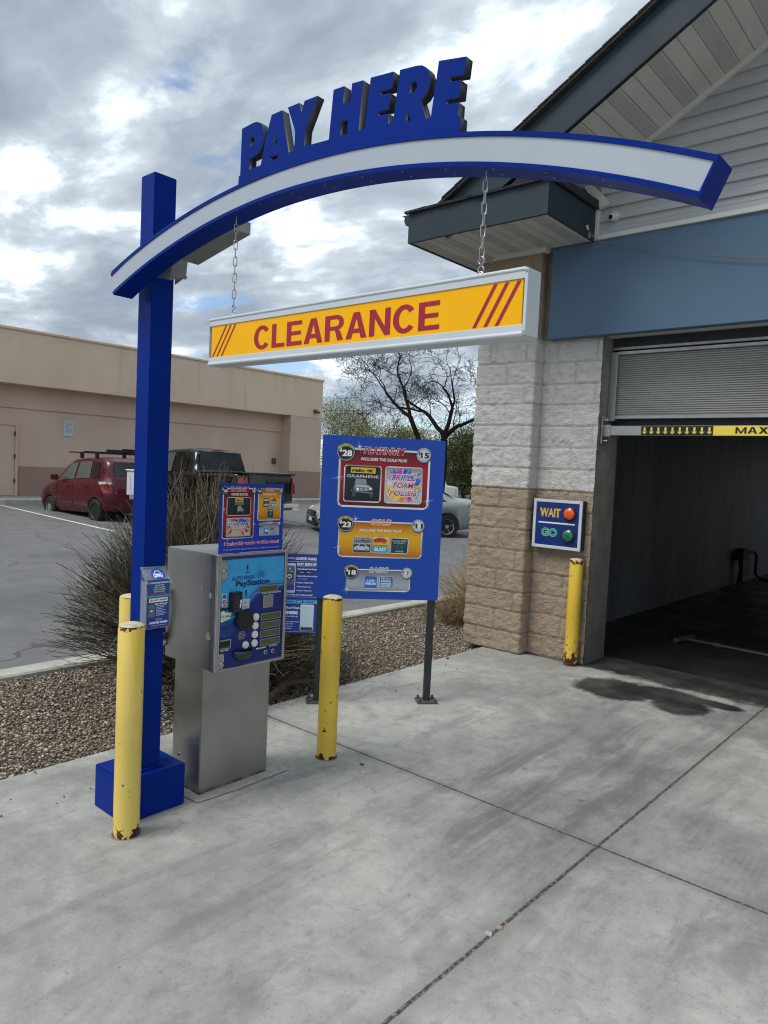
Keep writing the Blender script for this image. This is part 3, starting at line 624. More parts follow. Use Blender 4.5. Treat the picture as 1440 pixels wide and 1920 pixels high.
b.add([(-4.43, 5.21, 4.055), (-2.93, 5.21, 4.055), (-2.93, 6.10, 4.13), (-3.15, 6.10, 4.31), (-4.43, 6.10, 4.31)], [(0, 1, 2, 3, 4)])
b.add([(-2.93, 5.21, 4.055), (-2.93, 6.10, 4.06), (-2.93, 6.10, 4.13)], [(0, 1, 2)]); b.box(-2.955, -2.925, 5.21, 6.08, 4.054, 4.075)
b.make('return_shingles', M_shin, wash)
b = B(); b.prism([(-2.93, 6.05, 4.055), (-2.84, 6.05, 4.075), (-2.86, 6.05, 4.13), (-3.05, 6.05, 4.32), (-3.12, 6.05, 4.33)], (0, .04, 0)); b.make('roof_flashing', M_trim, wash)
b = B(); b.prism([(-4.40, 5.30, 3.98), (-4.49, 5.30, 3.985), (-4.51, 5.30, 4.03), (-4.50, 5.30, 4.06), (-4.54, 5.30, 4.075), (-4.40, 5.30, 4.075)], (0, 14, 0)); b.make('gutter', M_fascia, wash)
b = B(); b.tube([(-4.30, 6.5, 3.80), (-4.30, 6.5, 3.72), (-4.27, 6.5, 3.66), (-4.20, 6.5, 3.64), (-4.13, 6.5, 3.62), (-4.12, 6.5, 3.55), (-4.12, 6.5, .2)], .038, 10); b.make('downspout', M_trim, wash)
# roll shutter with its frame
sh = empty('roll_shutter', (-2.0, 6.4, 2.3)); sh.parent = wash
b = B(); z = 2.30; pr_ = [(6.415, 2.285)]
while z < 2.83: pr_ += [(6.415, z), (6.403, z+.0045), (6.403, z+.0125), (6.415, z+.017)]; z += .019
for (y0_, z0_), (y1_, z1_) in zip(pr_, pr_[1:]): b.add([(-2.80, y0_, z0_), (.34, y0_, z0_), (.34, y1_, z1_), (-2.80, y1_, z1_)], [(0, 1, 2, 3)])
o = b.make('shutter_curtain', M_shut, wash)
b = B(); b.box(-2.868, -2.80, 6.36, 6.44, 2.235, 2.855); b.box(-2.80, .35, 6.36, 6.44, 2.83, 2.858); b.box(-2.80, .35, 6.365, 6.44, 2.255, 2.283); b.box(-2.865, .35, 6.385, 6.44, 2.875, 2.90); b.make('shutter_frame', M_alu, wash, .002, 1)
b = B(); b.box(-2.865, .35, 6.40, 6.58, 2.90, 2.984); b.box(-2.865, .35, 6.46, 6.58, 2.19, 2.255)
for i in range(4): b.box(-2.80, .35, 6.393, 6.40, 2.905+i*.02, 2.915+i*.02)
b.make('shutter_hood', M_hood, wash)
bpy.data.objects.remove(sh)
rehome(wash)

# height bar across the bay door
hb = empty('height_bar', (-2.8, 6.27, 2.0)); tag(hb, 'yellow and black maximum height bar bolted across the top of the bay opening', 'height bar')
b = B(); b.box(-2.80, .30, 6.275, 6.315, 2.10, 2.185); b.make('bar', M_alu, hb, .003, 1)
b = B(); b.box(-2.866, -2.85, 6.235, 6.34, 2.02, 2.27); b.box(-2.85, -2.79, 6.268, 6.32, 2.09, 2.195); b.cyl((-2.85, 6.26, 2.235), (-2.805, 6.26, 2.235), .009, 8); b.cyl((-2.85, 6.26, 2.05), (-2.805, 6.26, 2.05), .009, 8); b.make('wall_bracket', M_galv, hb, .002, 1)
p = Print(); p.rect(0, .004, .60, .081, '#15161a', 1)
for i in range(10):
    x = .03+i*.06; p.rect(x-.008, .030, x+.008, .070, '#e6cf4a', 2); p.poly([(x-.022, .034), (x+.022, .034), (x, .012)], '#e6cf4a', 2)
p.rect(.60, .004, 1.6, .081, '#e6cf4a', 1); grot(p, 'MAX.', .905, .045, .27, .052, '#14151a', 2)
p.build('height_tape', hb, (-2.51, 6.275, 2.10), (1, 0, 0), (0, 0, 1)); rehome(hb)

# WAIT / GO box
go = empty('wait_go_sign', (-3.17, 6.17, 1.27)); tag(go, 'square blue signal box reading WAIT and GO with amber and green lamps', 'signal sign')
b = B(); b.box(-3.415, -2.925, 6.105, 6.19, 1.043, 1.497); b.make('housing', M_dark, go, .004, 1)
p = Print()
for q in ([(0, 0), (.49, 0), (.46, .03), (.03, .03)], [(0, .454), (.49, .454), (.46, .424), (.03, .424)], [(0, 0), (.03, .03), (.03, .424), (0, .454)], [(.49, 0), (.46, .03), (.46, .424), (.49, .454)]): p.poly(q, '#cfd2d3', 1)
p.build('frame', go, (-3.415, 6.103, 1.043), (1, 0, 0), (0, 0, 1), M_whitemetal)
b = B()
for q in ([(0, 0), (.49, 0), (.462, .028), (.028, .028)], [(0, .454), (.028, .426), (.462, .426), (.49, .454)], [(0, 0), (.028, .028), (.028, .426), (0, .454)], [(.49, 0), (.49, .454), (.462, .426), (.462, .028)]):
    cx_, cz_ = sum(a for a, _ in q)/4, sum(a for _, a in q)/4
    b.prism([(-3.415+cx_+(x-cx_)*.998, 6.092, 1.043+cz_+(z-cz_)*.998) for x, z in q], (0, .013, 0))
bpy.data.objects.remove([c for c in go.children if c.name == 'frame'][0]); b.make('frame', M_whitemetal, go, .002, 1)
b = B(); b.box(-3.387, -2.953, 6.099, 6.104, 1.07, 1.47); b.make('face_panel', M_navy, go)
p = Print()
p.text('WAIT', .172, .330, .215, .082, '#c9a63c', 2, .03); p.text('WAIT', .172, .330, .19, .082, '#d9b84c', 3, .0)
p.build('wait_lettering', go, (-3.415, 6.0985, 1.043), (1, 0, 0), (0, 0, 1)); p = Print(); p.rrect(.055, .230, .425, .244, .007, '#d5d9dc', 2); p.build('divider_line', go, (-3.415, 6.0985, 1.043), (1, 0, 0), (0, 0, 1)); p = Print(); p.otext('GO', .172, .148, .165, .072, '#17936a', '#a9d8c8', 2, .02, .035)
p.build('go_lettering', go, (-3.415, 6.0985, 1.043), (1, 0, 0), (0, 0, 1))
for nm, z_, mm in (('amber_lamp', 1.375, M_orange), ('green_lamp', 1.175, M_green)):
    b = B(); b.lathe((-3.045, 6.099, z_), [(.0, 0), (.062, 0), (.062, .012), (.054, .016)], (0, -1, 0), 28, 0); b.lathe((-3.045, 6.083, z_), [(.052, 0), (.050, .012), (.040, .020), (.020, .024), (.016, .020), (.004, .021)], (0, -1, 0), 28, 1); b.make(nm, [M_black, mm], go)
rehome(go)

# security camera on the siding
cc = empty('security_camera', (-2.80, 6.1, 3.98)); tag(cc, 'small white dome security camera on the grey siding', 'camera')
b = B(); b.lathe((-2.80, 6.10, 3.98), [(.04, 0), (.04, .015), (.034, .02), (.033, .05), (.022, .064)], (-.15, -1, -.35), 20); b.lathe((-2.795, 6.105, 3.98), [(.046, 0), (.046, .012)], (0, -1, 0), 20); b.make('camera_body', M_whitemetal, cc)
b = B(); b.lathe((-2.809, 6.042, 3.960), [(.020, 0), (.019, .003), (.010, .005)], (-.15, -1, -.35), 16); b.make('lens', M_black, cc); rehome(cc)
# slack cable along the band
cb = empty('slack_cable', (-2.93, 6.0, 3.8)); tag(cb, 'thin tan cable drooping across the blue band from the eave corner', 'cable')
b = B(); P_ = [(-2.945, 5.93, 3.83), (-2.90, 6.0, 3.76)]+[(-2.9+2.9*t, 6.05, 3.77-1.0*t+.55*t*t) for t in np.linspace(.02, 1, 14)]; b.tube(P_, .0035, 6); b.make('wire', worn('cable jacket', hexc('#6f6b5e'), .6), cb)
b = B(); b.tube([(-2.955, 5.90, 3.875), (-2.948, 5.91, 3.835)], .014, 10); b.tube([(-2.94, 5.93, 3.80+.02*math.sin(a)) if False else (-2.945+.0, 5.94+.014*math.cos(a), 3.80+.022*math.sin(a)) for a in np.linspace(0, 6.28, 10)], .004, 6); b.make('hook', M_galv, cb); rehome(cb)

# things inside the bay
pb = empty('floor_pipe', (-2.3, 8, 0)); tag(pb, 'grimy pipe with a tee end lying on the dark bay floor', 'pipe')
b = B(); b.cyl((-2.62, 7.86, .03), (-2.55, 8.22, .03), .028, 10); b.make('tee_fitting', M_pvc, pb)
b = B(); b.cyl((-2.58, 8.04, .028), (-1.2, 7.94, .028), .017, 8); b.cyl((-2.28, 8.02, .028), (-2.20, 8.01, .028), .027, 10); b.make('pipe_run', M_pvc, pb); rehome(pb)
hx = empty('hose_box', (-3.55, 13.6, .5)); tag(hx, 'small black connection box with hanging hoses low on the dark bay wall', 'hose box')
b = B(); b.box(-3.585, -3.45, 13.45, 13.75, .42, .62); b.make('box', M_rubber, hx, .01)
b = B(); b.tube([(-3.52, 13.5, .45), (-3.50, 13.52, .25), (-3.52, 13.48, .02)], .025, 8); b.tube([(-3.52, 13.65, .45), (-3.5, 13.6, .2), (-3.5, 13.62, .02)], .02, 8)
b.tube([(-3.55, 14.0, .52), (-3.5, 14.3, .53), (-3.5, 14.5, .45), (-3.5, 14.5, .1), (-3.4, 14.5, .02), (-2.6, 14.3, .02)], .025, 8); b.make('hose', M_rubber, hx); rehome(hx)
mc = empty('wash_gantry', (-1.4, 12.5, 0)); tag(mc, 'dark wash machine frame standing in the back of the bay', 'machine')
b = B(); b.box(-1.75, -1.15, 12.2, 13.2, 0, 2.7); b.box(-1.75, .9, 12.3, 13.1, 2.4, 2.8); b.make('frame', M_rubber, mc, .03)
b = B(); b.cyl((-1.6, 12.1, .2), (-1.6, 12.1, 2.2), .12, 16); b.make('brush', M_grey, mc); rehome(mc)

# ------------------------------------------------------------------ far stucco building
fb = empty('stucco_building', (-23.4, 12, .33)); tag(fb, 'long beige stucco building with overhanging parapet and taupe base across the parking lot', 'building')
XF, XM = -22.8, -23.4
b = B(); b.box(XM-12, XM, -10, 20.2, .1, 3.06); b.box(XM-12, XM+.05, -10, 20.2, 3.06, 3.76); b.box(XM-12, XF, 20.2, 21.95, .1, 3.745); b.make('lower_wall', M_stm, fb)
b = B(); b.box(XM-12, XF, -10, 21.953, 3.752, 5.32); b.make('parapet_wall', M_stl, fb)
b = B(); b.box(XM-12.05, XF+.05, -10.05, 22.0, 5.322, 5.42); b.make('roof_coping', M_stl, fb, .02, 1)
b = B(); b.box(XM, XM+.03, 9.62, 20.198, .1, 1.27); b.box(XF, XF+.03, 20.197, 21.98, .1, 1.46); b.box(XM-12, XF, 21.952, 21.98, .1, 1.46); b.box(XM, XM+.03, -10, 7.4, .1, 1.27); b.make('wainscot', M_std, fb)
dr = B(); dr.box(XM, XM+.04, 7.95, 9.48, .36, 2.52); d_ = dr.make('door', M_stm, fb, .008, 1)
b = B(); b.box(XM, XM+.07, 9.48, 9.56, .34, 2.6); b.box(XM, XM+.07, 7.87, 9.48, 2.52, 2.6); b.box(XM, XM+.07, 7.87, 7.95, .34, 2.52); o = b.make('door_frame', M_stm, fb)
for z_ in (.75, 1.5, 2.2): b = B(); b.box(XM+.04, XM+.085, 9.45, 9.49, z_, z_+.14); b.make('hinge', M_plate, fb)
b = B(); b.box(XM+.01, XM+.12, 8.0, 9.48, .335, .362); b.make('threshold', M_alu, fb)
b = B(); b.box(XF, XF+.12, 21.45, 21.6, 3.95, 4.1); b.obox((XF+.16, 21.55, 3.99), (.06, 0, -.02), (0, .07, 0), (.01, 0, .05)); b.make('wall_light', M_plate, fb, .01, 1)
b = B(); b.box(XM, XM+.1, 19.75, 19.93, 1.72, 1.95); b.make('junction_box', M_plate, fb, .01, 1)
rehome(fb)
ns = empty('notice_sign', (XM+.02, 11.15, 2.5)); tag(ns, 'small white notice with fine print on the beige wall above the maroon car', 'sign')
b = B(); b.box(XM+.004, XM+.02, 10.98, 11.34, 2.28, 2.80); b.make('plate', M_whitemetal, ns, .004, 1)
p = Print(); p.frame(.01, .01, .35, .51, .02, .006, 1, False, '#9b4a55')
for i in range(9): p.rect(.05+(i % 3)*.012, .44-i*.04, .31-(i % 4)*.012, .452-i*.04, '#7a7f88', 1)
p.disc(.18, .485, .01, '#333333', 2); p.disc(.18, .03, .01, '#333333', 2)
p.build('fine_print', ns, (XM+.0205, 10.98, 2.28), (0, 1, 0), (0, 0, 1)); rehome(ns)
# ================================================================== PAY ARCH
arch = empty('pay_arch', (-3.11, 1.885, 0)); tag(arch, 'tall blue post with a curved white-faced beam carrying cut-out PAY HERE letters', 'sign arch')
b = B(); b.box(-3.275, -2.997, 1.73, 2.053, 0.001, .208); b.make('base_block', M_blue, arch, .004, 2)
b = B(); b.box(-3.163, -3.050, 1.828, 1.942, .209, 3.0); b.make('post', M_blue, arch, .0025, 2)
b = B(); b.box(-3.178, -3.035, 1.813, 1.957, .2085, .222); b.make('post_collar', M_blue, arch, .002, 1)
AC = (-2.010, -.813); RO, RI = 3.552, 3.460; YF, YB = 1.700, 1.794
a0 = math.atan2(2.54+.813, -3.18+2.01); a1 = math.atan2(2.425+.813, -.553+2.01)
NA = 64
def arcp(rad, t): a = a0+(a1-a0)*t; return AC[0]+rad*math.cos(a), AC[1]+rad*math.sin(a)
def arcstrip(bb, r_o, r_i, y0_, y1_, plumb=True):
    vs = []
    for i in range(NA+1):
        t = i/NA; xo, zo = arcp(r_o, t); xi, zi = arcp(r_i, t)
        if plumb: k = max(0, 1-i/3); xi = xi*(1-k)+(xo-.006)*k; zi = zi-.008*k-(.012*max(0, 1-i/26) if r_i < 3.5 else 0); zo = zo-(.012*max(0, 1-i/26) if r_o < 3.5 else 0)
        vs += [(xo, y0_, zo), (xo, y1_, zo), (xi, y1_, zi), (xi, y0_, zi)]
    fs = []
    for i in range(NA):
        for k in range(4): fs.append((i*4+k, i*4+(k+1) % 4, (i+1)*4+(k+1) % 4, (i+1)*4+k))
    fs += [(0, 3, 2, 1), (NA*4, NA*4+1, NA*4+2, NA*4+3)]
    bb.add(vs, fs)
b = B(); arcstrip(b, RO, RO-.0125, YF, YB); arcstrip(b, RI+.0125, RI, YF, YB)
ex, ez = arcp(RO, 1); ix, iz = arcp(RI, 1); dx_, dz_ = (ex-ix), (ez-iz); tn = Vector((ex-ix, 0, ez-iz)).normalized(); tt = Vector((tn.z, 0, -tn.x))
b.obox(Vector(((ex+ix)/2, (YF+YB)/2, (ez+iz)/2))+tt*.0035, tt*.003, (0, (YB-YF)/2+.001, 0), tn*((RO-RI)/2+.001)); b.make('beam_housing', M_blue, arch)
b = B(); arcstrip(b, RO-.013, RI+.013, YF+.004, YB-.004, True); b.make('beam_face', M_face, arch)
# small rivets under the beam
b = B()
for i in range(2, 15):
    x_, z_ = arcp(RI, i/15.5)
    for yy in (YF+.02, YB-.03): b = B(); b.lathe((x_, yy, z_+.001), [(.0035, 0), (.0025, .002)], (0, 0, -1), 8); b.make('rivet', M_alu, arch)
LET = [(-2.264, 2.726), (-2.262, 2.76), (-2.254, 2.76), (-2.252, 2.929), (-2.186, 2.933), (-2.167, 2.931), (-2.148, 2.923), (-2.136, 2.911), (-2.129, 2.898), (-2.124, 2.88), (-2.125, 2.855), (-2.132, 2.837), (-2.147, 2.822), (-2.165, 2.813), (-2.186, 2.81), (-2.201, 2.81), (-2.201, 2.77), (-2.136, 2.771), (-2.126, 2.81), (-2.114, 2.855), (-2.085, 2.933), (-2.028, 2.933), (-1.986, 2.779), (-1.959, 2.778), (-1.956, 2.838), (-1.96, 2.851), (-1.999, 2.934), (-1.941, 2.933), (-1.927, 2.898), (-1.914, 2.932), (-1.85, 2.93), (-1.904, 2.837), (-1.908, 2.78), (-1.788, 2.772), (-1.775, 2.927), (-1.726, 2.924), (-1.728, 2.871), (-1.697, 2.868), (-1.691, 2.922), (-1.643, 2.917), (-1.654, 2.767), (-1.627, 2.765), (-1.611, 2.915), (-1.516, 2.904), (-1.519, 2.856), (-1.565, 2.861), (-1.567, 2.849), (-1.526, 2.844), (-1.529, 2.797), (-1.572, 2.801), (-1.573, 2.789), (-1.529, 2.784), (-1.529, 2.753), (-1.51, 2.753), (-1.491, 2.901), (-1.422, 2.892), (-1.405, 2.887), (-1.392, 2.878), (-1.381, 2.865), (-1.375, 2.847), (-1.374, 2.826), (-1.381, 2.806), (-1.393, 2.793), (-1.405, 2.789), (-1.402, 2.78), (-1.381, 2.728), (-1.364, 2.727), (-1.344, 2.88), (-1.247, 2.861), (-1.252, 2.813), (-1.3, 2.821), (-1.301, 2.809), (-1.261, 2.801), (-1.264, 2.756), (-1.309, 2.762), (-1.31, 2.749), (-1.266, 2.742), (-1.267, 2.706), (-1.256, 2.7), (-1.256, 2.661)]
HOLES = [[(-2.201, 2.884), (-2.19, 2.885), (-2.179, 2.877), (-2.176, 2.868), (-2.183, 2.861), (-2.201, 2.850)], [(-2.061, 2.868), (-2.055, 2.845), (-2.050, 2.828), (-2.072, 2.831)], [(-2.083, 2.788), (-2.044, 2.787), (-2.044, 2.773), (-2.085, 2.775)], [(-1.732, 2.817), (-1.703, 2.812), (-1.704, 2.767), (-1.737, 2.773)], [(-1.446, 2.850), (-1.432, 2.850), (-1.423, 2.842), (-1.422, 2.829), (-1.432, 2.819), (-1.449, 2.821)], [(-1.456, 2.772), (-1.449, 2.760), (-1.440, 2.739), (-1.460, 2.742)]]
def poly_curve(name, loops, depth, mats, parent, y):
    c = bpy.data.curves.new(name, 'CURVE'); c.dimensions = '2D'; c.fill_mode = 'BOTH'; c.extrude = depth/2
    for lp in loops:
        sp_ = c.splines.new('POLY'); sp_.points.add(len(lp)-1)
        for q, pt in zip(lp, sp_.points): pt.co = (q[0], q[1], 0, 1)
        sp_.use_cyclic_u = True
    o = bpy.data.objects.new(name, c); COL.objects.link(o); dg = bpy.context.evaluated_depsgraph_get(); dg.update()
    me = bpy.data.meshes.new_from_object(o.evaluated_get(dg)); bpy.data.objects.remove(o); bpy.data.curves.remove(c)
    me.transform(Matrix(((1, 0, 0, 0), (0, 0, -1, y+depth/2), (0, 1, 0, 0), (0, 0, 0, 1))))
    for mm in mats: me.materials.append(mm)
    bm = bmesh.new(); bm.from_mesh(me); bmesh.ops.remove_doubles(bm, verts=bm.verts, dist=1e-5); bmesh.ops.recalc_face_normals(bm, faces=bm.faces)
    for q in bm.faces: q.material_index = 0 if q.normal.y < -.7 else len(mats)-1
    bm.to_mesh(me); bm.free(); o = bpy.data.objects.new(name, me); COL.objects.link(o); o.parent = parent; return o
LET += [(-1.258-i*(1.006/24), math.sqrt((RO+.0005)**2-(-1.258-i*(1.006/24)-AC[0])**2)+AC[1]) for i in range(25)]
poly_curve('pay_here_letters', [LET]+HOLES, .032, [M_blue, M_bluedark], arch, 1.7005)
# aluminium bracket clamping the beam to the post, and the carrier bar
b = B(); b.prism([(-2.80, 1.818, 2.562), (-2.44, 1.818, 2.632), (-2.44, 1.818, 2.68), (-2.80, 1.818, 2.615)], (0, .085, 0)); b.make('carrier_bar', M_alu, arch, .001, 1)
b = B(); b.prism([(-3.048, 1.817, 2.53), (-2.999, 1.817, 2.518), (-2.886, 1.817, 2.490), (-2.875, 1.817, 2.54), (-2.875, 1.817, 2.60), (-3.048, 1.817, 2.60)], (0, .004, 0))
b.prism([(-3.048, 1.946, 2.520), (-2.965, 1.946, 2.545), (-2.955, 1.946, 2.61), (-3.048, 1.946, 2.62)], (0, .005, 0))
b.add([(-2.886, 1.8215, 2.490), (-2.965, 1.9455, 2.545), (-2.955, 1.9455, 2.61), (-2.875, 1.8215, 2.60)], [(0, 1, 2, 3)])
b.cyl((-2.98, 1.80, 2.545), (-2.98, 1.96, 2.545), .009, 10); b.make('clamp_bracket', worn('dull bracket metal', (.27, .275, .28), .5, .7, .15, 9, .05), arch); rehome(arch)

# hanging clearance sign
cs = empty('clearance_sign', (-1.72, 1.735, 2.08)); tag(cs, 'long white sign box with yellow face reading CLEARANCE in red, hung on two chains', 'hanging sign')
b = B(); b.box(-2.413, -1.024, 1.712, 1.762, 2.079, 2.243)
for z0_, z1_ in ((2.222, 2.248), (2.072, 2.102)): b.box(-2.418, -1.020, 1.703, 1.770, z0_, z1_)
b.cyl((-2.419, 1.706, 2.247), (-1.019, 1.706, 2.247), .0065, 10); b.cyl((-2.419, 1.706, 2.077), (-1.019, 1.706, 2.077), .0075, 10); b.cyl((-2.419, 1.766, 2.077), (-1.019, 1.766, 2.077), .0075, 10)
b.box(-2.421, -2.4185, 1.704, 1.769, 2.08, 2.245); b.box(-1.0195, -1.010, 1.700, 1.769, 2.074, 2.249); b.make('sign_box', M_whitemetal, cs, .0012, 1)
b = B(); b.box(-2.405, -1.026, 1.7062, 1.711, 2.1025, 2.2215); b.make('yellow_face', M_yel, cs)
for z_ in (2.082, 2.240): b = B(); b.lathe((-1.0148, 1.7, z_), [(.004, 0), (.003, .002)], (0, -1, 0), 10); b.make('screw', M_galv, cs)
p = Print()
for x0_ in (.0, .028, .056): p.poly([(.006+x0_, .003), (.0145+x0_, .003), (.0895+x0_+.006, .116), (.081+x0_+.006, .116)], '#9c1230', 1)
for x0_ in (.0, .037, .074): p.poly([(1.222+x0_, .003), (1.234+x0_, .003), (1.299+x0_, .116), (1.287+x0_, .116)], '#9c1230', 1)
grot(p, 'CLEARANCE', .683, .0535, .846, .083, '#9c0f2c', 1)
p.build('lettering', cs, (-2.405, 1.7062, 2.1025), (1, 0, 0), (0, 0, 1)); rehome(cs)
def link_ring(bb, c, ax, length, wid, rad):
    pts = []; n = 14; h = length/2-wid/2; v = Vector((math.cos(ax), math.sin(ax), 0))
    for i in range(n):
        a = 2*math.pi*i/n; s_ = math.sin(a); pts.append(Vector(c)+v*(wid/2*math.cos(a))+Vector((0, 0, s_*wid/2+(h if s_ >= 0 else -h))))
    bb.tube(pts, rad, 6, closed=True)
for nm, x_, ztop, lab in (('l', -2.315, 2.632, 'slim galvanised chain holding up the left end of the clearance sign'), ('r', -1.185, 2.548, 'slim galvanised chain holding up the right end of the clearance sign')):
    ch = empty('hanging_chain', (x_, 1.737, 2.25)); tag(ch, lab, 'chain', 'chains carrying the clearance sign')
    b = B(); z_ = ztop+.006; i = 0
    while z_ > 2.308: link_ring(b, (x_, 1.737, z_-.018), (.9 if i % 2 else .9+math.pi/2), .036, .0135, .0018); z_ -= .0308; i += 1
    b.make('chain_links', M_galv, ch)
    b = B(); zt = z_+.004; ht = zt-2.262; b.tube([(x_+.0095*math.sin(2*math.pi*t)*(1 if t < .5 else 1), 1.737, zt-ht*t+.0*math.cos(t)) for t in np.linspace(0, 1, 18)], .0022, 6)
    b.tube([(x_-.0095*math.sin(2*math.pi*t), 1.737, zt-ht*t) for t in np.linspace(0.02, .42, 8)], .0022, 6); b.tube([(x_-.0095*math.sin(2*math.pi*t), 1.737, zt-ht*t) for t in np.linspace(.58, .98, 8)], .0022, 6); b.make('s_hook', M_galv, ch)
    b = B(); b.tube([(x_+.009*math.cos(a), 1.737, 2.259+.009*math.sin(a)) for a in np.linspace(0, 6.28, 12)[:-1]], .0028, 6, closed=True); b.make('eye_bolt', M_galv, ch)
    if nm == 'l': b = B(); b.tube([(x_, 1.737, 2.615), (x_-.02, 1.80, 2.64), (x_-.12, 1.85, 2.665)], .004, 6)
    rehome(ch)

# ------------------------------------------------------------------ artwork shared by the price boards
def jeep(p, x, y, w, L_=4):
    """generic boxy off-roader seen from the front quarter"""
    P = lambda *q: [(x+a*w, y+b*w) for a, b in q]
    p.poly(P((.10, .30), (.18, .78), (.24, .84), (.66, .80), (.70, .60)), '#2a3136', L_)
    p.poly(P((.22, .58), (.26, .80), (.64, .78), (.68, .58)), '#8f989c', L_+1); p.poly(P((.25, .84), (.26, .88), (.62, .87), (.63, .82)), '#6a7378', L_+1)
    p.poly(P((.16, .42), (.24, .58), (.74, .56), (.90, .46), (.90, .38), (.20, .32)), '#7f888d', L_+1); p.poly(P((.24, .50), (.28, .57), (.72, .55), (.86, .47)), '#b9c0c4', L_+1.5)
    p.poly(P((.40, .34), (.41, .46), (.76, .44), (.76, .33)), '#4e565a', L_+2)
    for i in range(7): p.rect(x+(.43+i*.048)*w, y+.35*w, x+(.45+i*.048)*w, y+.44*w, '#c9cfd2', L_+3)
    p.disc(x+.34*w, y+.40*w, .05*w, '#ffffff', L_+3, 14); p.disc(x+.82*w, y+.42*w, .045*w, '#ffffff', L_+3, 14)
    p.poly(P((.20, .30), (.22, .34), (.92, .30), (.92, .25)), '#7b8388', L_+2)
    for cx_, cy_, rr in ((.20, .20, .15), (.86, .18, .14), (.12, .34, .11)): p.disc(x+cx_*w, y+cy_*w, rr*w, '#14181b', L_+1, 18, ry=rr*w*1.25); p.disc(x+cx_*w, y+cy_*w, rr*.5*w, '#454d52', L_+2, 14, ry=rr*w*.6)
def sedan(p, x, y, w, col, L_=4):
    P = lambda *q: [(x+a*w, y+b*w) for a, b in q]
    p.poly(P((.02, .12), (.03, .30), (.22, .36), (.36, .52), (.70, .52), (.86, .34), (.98, .28), (.97, .10)), col, L_); p.poly(P((.30, .36), (.40, .48), (.66, .48), (.76, .35)), '#28333c', L_+1)
    p.disc(x+.22*w, y+.12*w, .09*w, '#111111', L_+1, 14); p.disc(x+.78*w, y+.11*w, .09*w, '#111111', L_+1, 14); p.disc(x+.22*w, y+.12*w, .05*w, '#b7bcc0', L_+2, 10); p.disc(x+.78*w, y+.11*w, .05*w, '#b7bcc0', L_+2, 10)
def splash(p, x0, y0, x1, y1, seed, L_, n=46):
    g = random.Random(seed); w, h = x1-x0, y1-y0
    pal = ['#1f55c9', '#2a8ad8', '#d21f7a', '#f2b705', '#ef7a1a', '#7b2bb0', '#e23b2e', '#35b7c9', '#ffd23c']
    for i in range(n):
        a = g.uniform(0, 2*math.pi); q = g.uniform(.28, .48); cx_, cy_ = x0+w*(.5+.42*math.cos(a)), y0+h*(.5+.42*math.sin(a)); k = int(((a/(2*math.pi)))*4)
        col = (['#2a62d8', '#1f7fd4', '#1b46b0'], ['#2f66cf', '#c23aa0', '#d9d9e2'], ['#f2a705', '#ffcb2e', '#ef8a1a'], ['#e0257a', '#f2a005', '#b02a9a'])[min(3, k)][g.randrange(3)] if g.random() < .8 else pal[g.randrange(9)]
        dx, dy = math.cos(a+g.uniform(-.7, .7)), math.sin(a+g.uniform(-.7, .7)); l_ = g.uniform(.08, .22)*w; b_ = g.uniform(.02, .06)*w
        pts = [(cx_-dx*l_-dy*b_*.3, cy_-dy*l_+dx*b_*.3), (cx_-dy*b_, cy_+dx*b_), (cx_+dx*l_, cy_+dy*l_), (cx_+dy*b_, cy_-dx*b_)]
        p.poly([(min(x1-.002*0-.001, max(x0+.001, a_)), min(y1-.001, max(y0+.001, b__))) for a_, b__ in pts], col, L_+(i % 5)*.2)
TRI = [(0, '#8a1fa0'), (.35, '#c81f5a'), (.7, '#d8202f'), (1, '#2b55c8')]
def badge(p, cx, cy, rr, amount, dark=True, L_=6):
    p.disc(cx+.002, cy-.004, rr*1.04, '#0b1c52', L_-1, 32); p.disc(cx, cy, rr, '#e3e5e8' if True else '', L_, 32, rim='#8d9196'); p.disc(cx, cy, rr*.88, '#15171b' if dark else '#f2f4f6', L_+1, 32, rim='#22262c' if dark else '#a9afb8')
    tc = '#f3f4f5' if dark else '#101216'
    p.text(amount, cx+rr*.16, cy-rr*(.12 if dark else .05), rr*(1.12 if len(amount) > 1 else .5), rr*.72, tc, L_+2, .04); p.text('$', cx-rr*.60, cy+rr*.22, rr*.30, rr*.52, tc, L_+2, .03)
def offer(p, x0, y0, x1, y1, rad, fw, stops, L_=1):
    p.rrect(x0, y0, x1, y1, rad, stops, L_, 16); p.frame(x0, y0, x1, y1, rad, fw, L_+1)
def tile(p, x0, y0, x1, y1, stops, fw=.008, L_=3, rad=.022): p.rrect(x0, y0, x1, y1, rad, stops, L_); p.frame(x0, y0, x1, y1, rad, fw, L_+6)
REDS = [(0, '#4d0610'), (.25, '#8e0c1c'), (.6, '#a80f20'), (.85, '#7c0a18'), (1, '#3a0910')]
GOLDS = [(0, '#b4600f'), (.3, '#d99a10'), (.6, '#e0ae12'), (.85, '#c87a14'), (1, '#8d4a14')]
SILV = [(0, '#8d939e'), (.3, '#a9afba'), (.6, '#9aa0ac'), (1, '#5c6370')]

